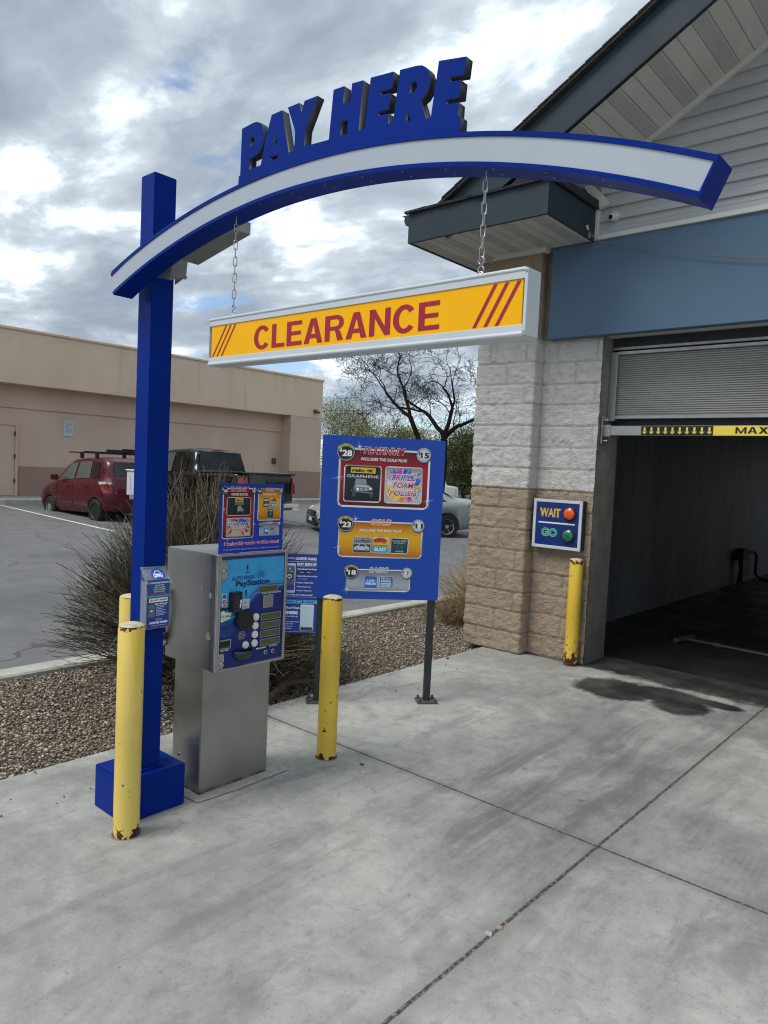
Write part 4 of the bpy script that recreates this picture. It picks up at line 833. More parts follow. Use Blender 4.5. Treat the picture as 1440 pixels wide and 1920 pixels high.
# ------------------------------------------------------------------ price board on two posts
dv = Vector((.653, .757, 0)); nv = Vector((.757, -.653, 0)); PM = Vector((-3.45, 3.95, 0))+nv*.05
bd = empty('price_board', (-3.45, 3.95, 0)); tag(bd, 'large blue price board on two dark posts listing PLATINUM, GOLD and BASIC washes', 'price board')
def bp(s_, z_, o_=0): q = PM+dv*s_+nv*o_; return Vector((q.x, q.y, z_))
b = B(); cz_ = (1.925+.764)/2; b.obox(bp(0, cz_, -.008), dv*.441, nv*.006, (0, 0, .5805)); b.make('panel', M_blue, bd, .003, 1)
for s_ in (-.408, .402):
    b = B(); b.obox(bp(s_, .92, -.042), dv*.024, nv*.024, (0, 0, .91)); b.make('post', M_dark, bd, .003, 1)
    b = B(); b.obox(bp(s_, .008, -.042), dv*.075, nv*.062, (0, 0, .007))
    for a_ in (-.055, .055):
        for c_ in (-.045, .045): q = bp(s_+a_, .015, -.042+c_); b.cyl(q, q+Vector((0, 0, .022)), .010, 6)
    b.make('base_plate', M_plate, bd, .001, 1)
p = Print(); p.rrect(0, 0, .882, 1.161, .012, [(0, '#0543aa'), (1, '#0543aa')], 0, 4)
offer(p, .118, .658, .776, 1.078, .04, .013, REDS)
p.otext('PLATINUM', .440, 1.066, .296, .050, '#b81626', '#d7d9de', 4, .02, .035, shear=.25, stops=None)
p.text('INCLUDES THE GOLD PLUS:', .440, 1.004, .335, .021, '#f1f1f1', 3, .02, shear=.25)
badge(p, .165, 1.047, .062, '28'); p.text('UNLIMITED', .165, 1.094, .118, .017, '#d9d33a', 12, .02, arc=.09)
badge(p, .726, 1.051, .054, '15', False)
tile(p, .158, .696, .427, .958, [(0, '#0d1418'), (.5, '#1b2a30'), (1, '#0e1519')])
p.rect(.207, .903, .382, .942, '#efc92a', 5); p.rect(.211, .907, .378, .938, '#e9b91c', 6); p.text('rain', .258, .922, .085, .024, '#141a4a', 7, .05); p.text('-x', .340, .921, .055, .022, '#141a4a', 7, .05)
p.text('GRAPHENE', .292, .880, .228, .020, '#d6dbe0', 14, 0.01); jeep(p, .195, .712, .19, 5)
tile(p, .452, .696, .725, .960, [(0, '#b9bac2'), (.5, '#c8c9d0'), (1, '#8e8f9a')]); splash(p, .462, .706, .715, .950, 3, 4)
for t_, y_, w_, st_ in (('TRIPLE', .883, .185, [(0, '#7a1fb0'), (.5, '#d8205a'), (1, '#2660d8')]), ('FOAM', .829, .152, [(0, '#9a1f90'), (.6, '#d2203a'), (1, '#c81f6a')]), ('POLISH', .772, .205, [(0, '#6a1a9a'), (.5, '#c81f4a'), (1, '#e8a31a')])):
    p.text(t_, .588, y_, w_*1.05, .051, '#f4f4f6', 6, .055, shear=.25); p.text(t_, .588, y_, w_, .042, '#d8202f', 7, .02, shear=.25, stops=st_)
offer(p, .135, .300, .746, .562, .035, .009, GOLDS)
p.otext('GOLD', .440, .557, .150, .044, '#e8951c', '#dcdde0', 4, .02, .035, shear=.25); p.text('INCLUDES THE BASIC PLUS', .437, .497, .302, .018, '#f1efe8', 3, .02, shear=.25)
badge(p, .183, .540, .056, '23'); p.text('UNLIMITED', .183, .582, .108, .016, '#d9d33a', 12, .02, arc=.08); badge(p, .710, .541, .047, '11', False)
tile(p, .242, .334, .373, .448, [(0, '#2a3138'), (.5, '#454e57'), (1, '#22282e')], .005, 3, .012); p.text('CLEAR COAT', .307, .432, .128, .012, '#d8dcdf', 10, .03, shear=.2); p.text('PROTECTANT', .307, .416, .122, .010, '#aeb4b8', 10, .02, shear=.2); p.text('CONDITIONER', .307, .402, .130, .011, '#d8dcdf', 10, .03, shear=.2); sedan(p, .25, .340, .115, '#c3c9cd', 4)
tile(p, .379, .334, .508, .449, [(0, '#2a9ccb'), (.4, '#3aa8cf'), (.45, '#e8b02a'), (1, '#f2c23a')], .005, 3, .012); sedan(p, .388, .402, .10, '#c81f26', 4); p.text('UNDERBODY', .443, .389, .112, .010, '#7a2a10', 5, .02); p.text('BLAST', .443, .362, .085, .026, '#e9f4f8', 5, .03)
tile(p, .515, .333, .645, .448, [(0, '#14323c'), (.5, '#1c424c'), (1, '#122a33')], .005, 3, .012); p.text('RAIN TIRE', .58, .427, .10, .012, '#a9c6cc', 5, .02); p.text('& WHEEL', .58, .412, .08, .010, '#a9c6cc', 5, .02); p.text('SHINE', .58, .352, .06, .012, '#a9c6cc', 5, .02)
p.disc(.58, .385, .018, '#2f6570', 4, 20); p.disc(.58, .385, .011, '#14323c', 5, 16)
for k in range(8): a_ = k*math.pi/4; p.poly([(.58+.018*math.cos(a_-.1), .385+.018*math.sin(a_-.1)), (.58+.018*math.cos(a_+.1), .385+.018*math.sin(a_+.1)), (.58+.045*math.cos(a_), .385+.022*math.sin(a_))], '#2f6570', 4)
offer(p, .204, .057, .671, .217, .028, .007, SILV)
p.otext('BASIC', .438, .213, .146, .040, '#a3a7ae', '#e6e8ea', 4, .02, .035, shear=.25)
badge(p, .239, .197, .049, '18'); p.text('UNLIMITED', .239, .236, .098, .014, '#d9d33a', 12, .02, arc=.07); badge(p, .643, .195, .041, '7', False)
tile(p, .334, .077, .433, .170, [(0, '#1a55b8'), (.5, '#3a8ade'), (1, '#1a4aa8')], .004, 3, .010); p.text('3 STEP', .384, .134, .052, .015, '#eef4fa', 5, .04); p.text('PRESOAK', .384, .113, .078, .016, '#eef4fa', 5, .04, shear=.15)
tile(p, .444, .077, .545, .170, [(0, '#8f98a2'), (.5, '#3a7fc8'), (1, '#30353c')], .004, 3, .010)
for i, t_ in enumerate(('SPOT', 'FREE', 'RINSE', 'DRYER')): p.text(t_, .495, .153-i*.019, .075-.004*(i % 2), .013, '#dfe5ea', 5, .03)
p.text('©2023 CAR WASH SYSTEMS', .437, .018, .14, .006, '#4468c4', 2)
for q in ((.26, 1.088, .050), (.124, .865, .055), (.770, .722, .055), (.253, .576, .042), (.142, .372, .045), (.209, .067, .040)): p.star(*q, L_=14)
p.build('price_graphics', bd, bp(-.441, .764, -.0019), dv, (0, 0, 1)); rehome(bd)

# ------------------------------------------------------------------ pay station
ps = empty('pay_station', (-3.14, 2.37, 0)); tag(ps, 'stainless steel pay station cabinet on a plinth with blue keypad face', 'pay station')
CX, CY0, CY1, CZ0, CZ1 = -2.87, 2.112, 2.560, .672, 1.250
b = B(); b.box(-3.262, -3.018, 2.150, 2.592, .002, CZ0); b.make('plinth', M_plinth, ps, .004, 2)
b = B(); b.lathe((-3.20, 2.1505, .165), [(.010, 0), (.010, .003)], (0, -1, 0), 16); b.lathe((-3.20, 2.149, .165), [(.006, 0), (.006, .0045)], (0, -1, 0), 12, 1); b.make('plinth_bolt', [M_alu, M_black], ps)
b = B(); b.box(-3.305, CX-.045, CY0+.002, CY1-.002, CZ0+.002, CZ1-.001); b.make('cabinet', M_steel, ps, .004, 2)
# weathered spot-weld marks on the side
p = Print()
g = random.Random(4)
for x_, z_, w_ in ((.315, .40, .012), (.385, .375, .013), (.30, .21, .014), (.375, .17, .018), (.27, .12, .006)): p = Print(); p.poly([(x_+w_*(.8+.3*g.random())*math.cos(a), z_+w_*1.25*(.8+.3*g.random())*math.sin(a)) for a in np.linspace(0, 6.28, 14)[:-1]], '#aaaaaa', 1); p.build('scuff_mark', ps, (-3.305, CY0+.002, CZ0), (1, 0, 0), (0, 0, 1), M_smudge)
# door frame: returns, hinge strips and lips
b = B(); b.box(CX-.043, CX-.008, CY0, CY0+.012, CZ0, CZ1); b.box(CX-.043, CX-.008, CY1-.012, CY1, CZ0, CZ1); b.box(CX-.043, CX-.008, CY0+.012, CY1-.012, CZ1-.012, CZ1); b.box(CX-.043, CX-.008, CY0+.012, CY1-.012, CZ0, CZ0+.012)
b.box(CX-.008, CX, CY0, CY0+.022, CZ0, CZ1); b.box(CX-.008, CX, CY1-.020, CY1, CZ0, CZ1); b.box(CX-.008, CX, CY0+.022, CY1-.020, CZ1-.010, CZ1+.002); b.box(CX-.008, CX+.002, CY0+.022, CY1-.020, CZ0, CZ0+.014); b.make('door_frame', M_steel, ps, .002, 1)
b = B()
for i in range(18):
    z_ = CZ0+.01+i*.0312; b.cyl((CX+.001, CY0+.020, z_), (CX+.001, CY0+.020, z_+.0295), .0035, 8)
b.make('piano_hinge', M_steel, ps); b = B()
for i in range(18): z_ = CZ0+.01+i*.0312; b.cyl((CX+.001, CY1-.018, z_), (CX+.001, CY1-.018, z_+.0295), .0035, 8)
b.make('piano_hinge', M_steel, ps)
FX = CX-.004; FY0 = CY0+.026; FZ0 = CZ0+.020; FW, FH = .400, .532
b = B(); b.box(CX-.012, FX, CY0+.022, CY1-.020, CZ0+.014, CZ1-.010); b.make('face_plate', M_navy, ps)
for zz_, za, zb_, wd in ((.478, .44, .525, .032), (.020, -.004, .072, .024)):
    b = B(); b.box(FX+.0005, FX+.006, FY0-.002, FY0+wd, FZ0+za, FZ0+zb_); b.lathe((FX+.006, FY0+.013, FZ0+zz_), [(.014, 0), (.014, .006), (.009, .008), (.008, .006)], (1, 0, 0), 18); b.make('lock', M_steel, ps, 0)
SKY = [(0, '#0a2a78'), (.30, '#0b2d86'), (.52, '#0c3592'), (.60, '#2f8fcd'), (.72, '#3ba3dc'), (1, '#35a0dc')]
p = Print(); p.rrect(0, 0, FW, FH, .002, [(0, '#07206c'), (1, '#08236f')], 0, 2)
# light blue upper field with a sweeping wave
top = [(0, .36)]; cur = []
for i in range(25):
    t = i/24; x = t*FW; y = .225+.15*(1/(1+math.exp(-(t-.42)*11))); cur.append((x, y))
p.poly([(0, FH), (0, .30)]+[(x, y+.075*(1-x/FW)) for x, y in cur]+[(FW, FH)], '#36a2dd', 1)
for k, (o_, c_) in enumerate(((.055, '#2f8ed0'), (.030, '#1660ae'), (.012, '#55aee0'), (.004, '#104a98'), (-.02, '#0b3480'))):
    p.poly([(x, y+o_*(1-.5*x/FW)) for x, y in cur]+[(x, y-.02+o_*.2) for x, y in cur[::-1]], c_, 2+k*.3)
p.disc(.041, .205, .058, '#0a2468', 2, 28, '#123a8e')
g = random.Random(11)
for i in range(420):
    e_ = g.random(); x = g.uniform(0, FW); y = FH-.19*g.random()**1.6 if g.random() < .6 else g.uniform(.38, FH)
    if .07 < x < .30 and .385 < y < .47: continue
    if abs(x-FW/2) < .12 and g.random() < .7: continue
    q = g.uniform(.0008, .0024); p.poly([(x+q*math.cos(a), y+q*math.sin(a)) for a in (0, 1.3, 2.6, 3.9, 5.2)], '#1b5f9e', 4.5)
p.text('AUTO WASH', .134, .4365, .140, .021, '#0c1c66', 5, .012); p.text('PayStation', .196, .4045, .214, .038, '#0c1c66', 5, .035)
for a_, l_, o_ in ((-1.15, .026, .010), (-.75, .036, .010), (-.35, .045, .008), (.02, .05, .008), (.42, .044, .008), (.8, .036, .010), (1.15, .028, .012)):
    dx, dy = math.sin(a_), math.cos(a_); cx_, cy_ = .244, .424; p.poly([(cx_+dx*o_, cy_+dy*o_), (cx_+dx*l_*.7-dy*.0045, cy_+dy*l_*.7+dx*.0045), (cx_+dx*l_, cy_+dy*l_), (cx_+dx*l_*.7+dy*.0045, cy_+dy*l_*.7-dx*.0045)], '#1f6fae', 5); p.disc(cx_+dx*l_*1.22, cy_+dy*l_*1.15, .0035, '#1f6fae', 5, 10)
p.text('CARD', .157, .463, .026, .007, '#14246e', 5, .03); p.text('FOLLOW THESE INSTRUCTIONS', .318, .345, .125, .007, '#e6f0fa', 6, .03)
p.rect(.153, .474, .161, .501, '#1d2b30', 5); p.rect(.150, .340, .158, .374, '#1d2b30', 5)
for y_, c1_, c2_ in ((.357, '#e9edf2', '#1b3f92'), (.333, '#e9edf2', '#c0392b'), (.309, '#e9edf2', '#d8671a')): p.rect(.009, y_-.009, .034, y_+.009, c1_, 5); p.rect(.009, y_-.009, .034, y_-.005, c2_, 6); p.disc(.018, y_+.001, .006, c2_, 6, 12); p.disc(.026, y_+.001, .006, '#e0962a' if c2_ == '#c0392b' else c2_, 6, 12)
p.poly([(.004, .278), (.02, .284), (.028, .272), (.068, .270), (.064, .254), (.052, .238), (.006, .226)], '#dfe3cf', 5); p.text('Go Green', .033, .256, .05, .014, '#2a6a38', 6, .03); p.rect(.012, .240, .048, .243, '#8a9a6a', 6)
p.text('BILLS ONLY', .035, .085, .05, .007, '#e6f0fa', 5, .03); p.rect(.008, .028, .030, .062, '#c9d2da', 5); p.text('1', .019, .045, .008, .022, '#2a3a5a', 6, .05)
p.text('SECURE WITH', .262, .062, .062, .007, '#f0f4fa', 5, .05); p.text('Unitec', .345, .066, .058, .013, '#c3ccd8', 5, .02, shear=.2)
for k in range(3): p.rect(.020, .118+k*.0, .062, .1185, '#2b56a8', 5)
p.build('face_graphics', ps, (FX, FY0, FZ0), (0, 1, 0), (0, 0, 1))
fy = lambda x: FY0+x
fz = lambda y: FZ0+y
def lcd(x0, y0, x1, y1, nm='display'):
    b = B(); b.box(FX+.0018, FX+.007, fy(x0), fy(x1), fz(y0), fz(y0)+.0035); b.box(FX+.0018, FX+.007, fy(x0), fy(x1), fz(y1)-.0035, fz(y1)); b.box(FX+.0018, FX+.007, fy(x0), fy(x0)+.0035, fz(y0)+.0035, fz(y1)-.0035); b.box(FX+.0018, FX+.007, fy(x1)-.0035, fy(x1), fz(y0)+.0035, fz(y1)-.0035)
    fr = b.make(nm, M_alu, ps); b = B(); b.box(FX+.0018, FX+.0034, fy(x0)+.0035, fy(x1)-.0035, fz(y0)+.0035, fz(y1)-.0035); b.make('screen', M_lcd, fr)
lcd(.231, .350, .358, .386)
for k in range(4): lcd(.251, .206-k*.0445, .382, .242-k*.0445)
for x_, y_ in ((.220, .229), (.218, .185), (.217, .140), (.216, .095), (.159, .094)):
    b = B(); b.lathe((FX+.002, fy(x_), fz(y_)), [(.0195, 0), (.0195, .005), (.0165, .009), (.0125, .0085), (.0115, .011), (.002, .0115)], (1, 0, 0), 24); b.make('push_button', M_btn, ps)
b = B(); b.box(FX+.0018, FX+.005, fy(.264), fy(.331), fz(.268), fz(.336)); o = b.make('keypad', M_alu, ps, .001, 1)
for i in range(3):
    for k in range(4): kb = B(); kb.box(FX+.005, FX+.0085, fy(.269+i*.0205), fy(.285+i*.0205), fz(.272+k*.016), fz(.2845+k*.016)); kb.make('key', M_alu, o, .001, 1)
b = B(); b.prism([(FX+.0018, fy(.046), fz(.274)), (FX+.032, fy(.056), fz(.274)), (FX+.036, fy(.080), fz(.274)), (FX+.032, fy(.110), fz(.274)), (FX+.0018, fy(.114), fz(.274))], (0, 0, .098)); o = b.make('card_reader', M_black, ps, .003, 2)
pp = Print(); pp.rect(.0, .0, .0012, .082, '#9a9da2', 1); pp.poly([(.012, .012), (.020, .02), (.018, .034), (.024, .044), (.016, .058), (.010, .05), (.014, .04), (.008, .03)], '#e8e8e8', 1); pp.build('reader_decal', ps, (FX+.0352, fy(.082), fz(.280)), (-.14, 1, 0), (0, 0, 1), lift=.0012)
b = B(); b.box(FX+.0018, FX+.004, fy(.124), fy(.176), fz(.279), fz(.328)); o = b.make('tap_card', M_whitemetal, ps, .001, 1)
pp = Print()
for k in range(3): pp.poly([(.018+k*.006, .024), (.020+k*.006+.003, .030), (.018+k*.006, .038), (.0168+k*.006, .038), (.0205+k*.006, .030), (.0168+k*.006, .024)], '#5a5f66', 1)
pp.text('Tap to pay', .026, .010, .036, .007, '#4a4f56', 1, .03); pp.build('tap_symbol', ps, (FX+.004, fy(.124), fz(.279)), (0, 1, 0), (0, 0, 1))
b = B(); b.prism([(FX+.0018, fy(.088), fz(.268)), (FX+.0018, fy(.190), fz(.268)), (FX+.0018, fy(.192), fz(.190)), (FX+.0018, fy(.165), fz(.184)), (FX+.0018, fy(.100), fz(.188)), (FX+.0018, fy(.086), fz(.205))], (.026, 0, 0)); b.make('chip_reader', M_black, ps, .008, 3)
b = B()
for k in range(6): w_ = math.sqrt(max(0, .0235**2-(-.018+k*.0072)**2)); b.box(FX+.0018, FX+.0035, fy(.134-w_), fy(.134+w_), fz(.146-.018+k*.0072-.0016), fz(.146-.018+k*.0072+.0016))
b.make('speaker_slots', M_alu, ps)
b = B(); b.box(FX+.0018, FX+.008, fy(.002), fy(.067), fz(.092), fz(.098)); b.box(FX+.0018, FX+.008, fy(.002), fy(.067), fz(.133), fz(.139)); b.box(FX+.0018, FX+.008, fy(.062), fy(.067), fz(.098), fz(.133)); o = b.make('bill_slot', M_alu, ps, .001, 1)
b = B(); b.box(FX+.0016, FX+.003, fy(.002), fy(.062), fz(.098), fz(.133)); b.make('slot_mouth', M_black, o); b = B(); b.box(FX+.003, FX+.007, fy(.004), fy(.060), fz(.099), fz(.108)); b.make('slot_lip', M_grey, o)
# half-round change cup
b = B(); vs = []; n_ = 14
for j, (s_, dz0) in enumerate(((1.0, 0), (.98, -.012), (.88, -.030), (.62, -.046), (.30, -.052))):
    for i in range(n_+1): a_ = math.pi*i/n_; vs.append((FX+.002+.048*s_*math.sin(a_), fy(.144)-.061*s_*math.cos(a_), fz(.072)+dz0))
fs = [(j*(n_+1)+i, j*(n_+1)+i+1, (j+1)*(n_+1)+i+1, (j+1)*(n_+1)+i) for j in range(4) for i in range(n_)]+[tuple(4*(n_+1)+i for i in range(n_+1))]
b.add(vs, fs, 0, True); o = b.make('change_cup', M_grey, ps); sm_ = o.modifiers.new('thick', 'SOLIDIFY'); sm_.thickness = .004; sm_.offset = -1
for x_ in (.291, .340): b = B(); b.lathe((FX+.002, fy(x_), fz(.036)), [(.0125, 0), (.0125, .004), (.0095, .006), (.0065, .0055)], (1, 0, 0), 18, 0); b.lathe((FX+.0075, fy(x_), fz(.036)), [(.006, 0), (.005, .0008)], (1, 0, 0), 14, 1); b.make('key_lock', [M_alu, M_black], ps)
# hose on the left side
b = B(); b.tube([(-3.285, CY0-.02, 1.02), (-3.29, CY0-.035, .99), (-3.288, CY0-.04, .92), (-3.292, CY0-.035, .86), (-3.305, CY0-.028, .80), (-3.312, CY0-.02, .775)], .0135, 12); b.cyl((-3.307, CY0-.022, .795), (-3.315, CY0-.018, .755), .019, 14); b.make('conduit', M_grey, ps)
b = B(); b.lathe((-3.30, CY0-.001, .745), [(.016, 0), (.016, .012), (.009, .016)], (0, -1, 0), 16); b.make('conduit_flange', M_alu, ps)
rehome(ps)
# grout pad
b = B(); b.prism([(-3.29, 2.08, .0042), (-2.955, 2.10, .0042), (-2.94, 2.35, .0042), (-2.95, 2.70, .0042), (-3.02, 2.715, .0042), (-3.28, 2.70, .0042)], (0, 0, .002)); struct(b.make('grout_pad', worn('grout', hexc('#9d9c96'), .9, 0, .2, 14, .4), None, .001, 1))

# small rate sign on the cabinet
rs = empty('rate_sign', (-2.90, 2.33, 1.25)); tag(rs, 'small upright blue rate card reading Membership works at all locations, standing on the pay cabinet', 'sign')
sx0, sy0, sw, shh = -2.905, 2.140, .405, .345
b = B(); b.box(sx0-.004, sx0, sy0, sy0+sw, 1.252, 1.252+shh); b.make('card', M_blue, rs, .0015, 1)
b = B(); b.box(sx0-.03, sx0-.0045, sy0+.1, sy0+.14, 1.2515, 1.256); b.box(sx0-.008, sx0-.0045, sy0+.1, sy0+.14, 1.2565, 1.30); b.make('foot_bracket', M_alu, rs)
p = Print(); p.rrect(0, 0, sw, shh, .006, [(0, '#0f35b4'), (1, '#10329c')], 0, 4); kx = sw/.37; ky = shh/.34
offer(p, .013*kx, .070*ky, .192*kx, .318*ky, .014, .005, REDS)
p.otext('PLATINUM', .105*kx, .312*ky, .115, .024, '#b81626', '#d9dbe0', 4, .02, .05, shear=.2); p.text('INCLUDES GOLD PLUS', .105*kx, .287*ky, .10, .011, '#f1f1f1', 4, .03)
badge(p, .022*kx, .306*ky, .019, '28'); badge(p, .187*kx, .308*ky, .014, '15', False)
tile(p, .034*kx, .183*ky, .170*kx, .273*ky, [(0, '#141b20'), (1, '#243036')], .003, 3, .01); p.rect(.080*kx, .248*ky, .125*kx, .268*ky, '#e0c02a', 10); p.text('rain-x', .1025*kx, .258*ky, .04, .011, '#141a4a', 11, .04); p.text('GRAPHENE', .1025*kx, .240*ky, .055, .007, '#c6cbd0', 10); jeep(p, .082*kx, .188*ky, .055, 10)
tile(p, .034*kx, .080*ky, .172*kx, .172*ky, [(0, '#b9bac2'), (1, '#a3a4ae')], .003, 3, .008); splash(p, .038*kx, .084*ky, .168*kx, .168*ky, 8, 4, 40)
p.text('TRIPLE FOAM', .103*kx, .142*ky, .132, .020, '#f2f2f4', 6, .06); p.text('TRIPLE FOAM', .103*kx, .142*ky, .125, .016, '#d8203f', 7, .02, stops=TRI); p.text('POLISH', .103*kx, .115*ky, .072, .017, '#f2f2f4', 6, .06); p.text('POLISH', .103*kx, .115*ky, .067, .013, '#d8203f', 7, .02, stops=[(0, '#6a1a9a'), (.5, '#c81f4a'), (1, '#e8a31a')])
offer(p, .212*kx, .155*ky, .352*kx, .318*ky, .012, .004, GOLDS); p.otext('GOLD', .282*kx, .312*ky, .055, .018, '#e8951c', '#dcdde0', 4, .02, .04, shear=.2); p.text('INCLUDES BASIC PLUS', .282*kx, .288*ky, .088, .010, '#f4efe0', 4, .03)
badge(p, .218*kx, .306*ky, .014, '23'); badge(p, .350*kx, .308*ky, .012, '11', False)
tile(p, .241*kx, .222*ky, .279*kx, .270*ky, [(0, '#2a3138'), (1, '#59636c')], .002, 3, .005); sedan(p, .244*kx, .226*ky, .036, '#c3c9cd', 10); p.rect(.246*kx, .255*ky, .274*kx, .262*ky, '#cfd3d6', 10)
tile(p, .289*kx, .222*ky, .327*kx, .270*ky, [(0, '#2a9ccb'), (.45, '#3aa8cf'), (.5, '#e8b02a'), (1, '#f2c23a')], .002, 3, .005); sedan(p, .292*kx, .250*ky, .034, '#c81f26', 10); p.text('BLAST', .308*kx, .234*ky, .03, .009, '#e9f4f8', 10, .04)
tile(p, .268*kx, .166*ky, .306*kx, .214*ky, [(0, '#14323c'), (1, '#1c424c')], .002, 3, .005); p.disc(.287*kx, .188*ky, .010, '#3f7580', 10, 14); p.rect(.275*kx, .202*ky, .299*kx, .207*ky, '#a9c6cc', 10)
offer(p, .226*kx, .077*ky, .348*kx, .144*ky, .010, .003, SILV); p.otext('BASIC', .286*kx, .143*ky, .04, .013, '#a3a7ae', '#e6e8ea', 4, .02, .04, shear=.2); badge(p, .230*kx, .137*ky, .012, '18'); badge(p, .344*kx, .139*ky, .010, '7', False)
tile(p, .252*kx, .085*ky, .281*kx, .122*ky, [(0, '#1a55b8'), (1, '#3a8ade')], .002, 3, .004); p.disc(.2665*kx, .104*ky, .008, '#d8ecff', 10, 12); tile(p, .285*kx, .085*ky, .314*kx, .122*ky, [(0, '#8f98a2'), (1, '#3a5f98')], .002, 3, .004); p.rect(.291*kx, .098*ky, .308*kx, .102*ky, '#e0e8f0', 10)
p.otext('Membership works at all locations!', .187*kx, .044*ky, .345, .021, '#d81f3f', '#f3f3f5', 4, .03, .05); p.text('Mr. Clean Car Wash, Waters Best Car Wash, Shine River Car Wash, and Marathon Car Wash', .187*kx, .017*ky, .355, .007, '#c9d6f4', 4, .01)
for q in ((.038*kx, .312*ky, .016), (.018*kx, .215*ky, .018), (.19*kx, .14*ky, .018), (.045*kx, .068*ky, .016)): p.star(*q, L_=12)
p.build('rate_graphics', rs, (sx0, sy0, 1.252), (0, 1, 0), (0, 0, 1)); rehome(rs)

# app sign-up card beside the cabinet
fc = empty('sign_up_card', (-2.90, 2.63, .95)); tag(fc, 'narrow blue sign-up card reading EASY SIGN-UP and MEMBERS, between pay cabinet and price board', 'sign')
FD = Vector((.70, .714, 0)).normalized(); FO = Vector((-2.949, 2.589, .795)); fn = FD.cross(Vector((0, 0, 1)))
b = B(); b.obox(FO+FD*.098+Vector((0, 0, .215))-fn*.003, FD*.098, fn*.002, (0, 0, .215)); b.make('card', M_navy, fc, .001, 1)
b = B(); b.obox(FO+FD*.02+Vector((-.03, 0, .2))-fn*.008, FD*.035, fn*.003, (0, 0, .02)); b.make('mounting_tab', M_alu, fc)
p = Print(); p.rrect(0, 0, .196, .43, .003, [(0, '#12379a'), (.5, '#173f9e'), (1, '#15348c')], 0, 4)
p.text('Monthly', .042, .405, .050, .015, '#f0f2f6', 3, .0, shear=.35); p.text('UNLIMITED WASHES', .128, .405, .112, .015, '#f4f6f8', 3, .04)
p.text('EASY SIGN-UP', .133, .375, .105, .014, '#f4f6f8', 3, .05); p.rect(.005, .388, .19, .3895, '#cfe0f4', 2); p.rect(.080, .362, .19, .3632, '#cfe0f4', 2)
p.rrect(.012, .218, .074, .378, .006, [(0, '#c9ced6'), (1, '#dfe3e8')], 2); p.rect(.016, .232, .070, .366, '#5a6d8c', 3); p.rect(.016, .232, .070, .262, '#3b3f9a', 3.3); p.rrect(.026, .290, .060, .326, .006, '#12161c', 4); p.disc(.043, .308, .013, '#eef2f6', 5, 16); p.rrect(.036, .303, .050, .312, .002, '#12161c', 6); p.disc(.043, .350, .005, '#e0e6ee', 4, 10); p.text('EverWash', .043, .336, .034, .005, '#e0e6ee', 4)
yy = .349
for t_, w_ in (('•Download EverWash', .105),): p.text(t_, .082, yy, w_, .0085, '#eef2f6', 3, .03, align='l')
p.rrect(.088, .324, .122, .338, .002, '#10141a', 3); p.rrect(.126, .324, .162, .338, .002, '#10141a', 3); p.rect(.096, .330, .119, .333, '#cfd6de', 4); p.rect(.134, .330, .158, .333, '#cfd6de', 4)
for t_, y_, w_ in (("•Select Marathon's Best", .311, .110), ('Car Wash', .296, .045), ('•Select Wash Plan', .275, .090), ('•Setup Payment', .252, .078), ('•Submit Payment', .231, .082)): p.text(t_, .082 if t_[0] == '•' else .09, y_, w_, .0085, '#eef2f6' if y_ not in (.296,) else '#8fb4e8', 3, .02, align='l')
p.text('•Start Using Your Membership!', .095, .207, .150, .010, '#f4f6f8', 3, .03); p.rect(.005, .196, .19, .1972, '#cfe0f4', 2)
p.rect(0, .160, .196, .180, '#58b4e4', 2); p.text('DOWNLOAD', .045, .170, .05, .008, '#16307c', 3, .04); p.poly([(.080, .163), (.118, .163), (.126, .170), (.118, .177), (.080, .177), (.086, .170)], '#14246e', 3); p.text('SIGN UP', .102, .170, .028, .007, '#ffffff', 4, .04); p.text('WASH NOW', .158, .170, .05, .008, '#16307c', 3, .04)
p.disc(.020, .137, .012, '#eef2f6', 3, 18); p.rrect(.013, .132, .027, .141, .002, '#173f9e', 4); p.text('EverWash', .068, .137, .070, .014, '#f4f6f8', 3, .02); p.text('MEMBERS', .054, .110, .082, .018, '#f4f6f8', 3, .06)
for t_, y_, w_, c_ in (('•Select Your Wash in the', .090, .085, '#eef2f6'), ('MEMBERS', .076, .034, '#e02a4a'), ('•HOLD your phone at 12 inch', .060, .090, '#eef2f6'), ('on the Right of the', .048, .062, '#eef2f6'), ('the EverWash lane', .036, .062, '#9fc0ea'), ('to START WASH', .023, .052, '#eef2f6')): p.text(t_, .010, y_, w_, .0075, c_, 3, .03, align='l')
p.rrect(.108, .012, .180, .156, .008, [(0, '#b9bfc8'), (1, '#eef0f3')], 2); p.rect(.113, .034, .175, .146, '#c9dfe8', 3); p.rect(.113, .014, .175, .032, '#3a3f48', 3); p.rect(.005, .006, .19, .0072, '#cfe0f4', 2)
p.build('card_graphics', fc, FO, FD, (0, 0, 1)); rehome(fc)

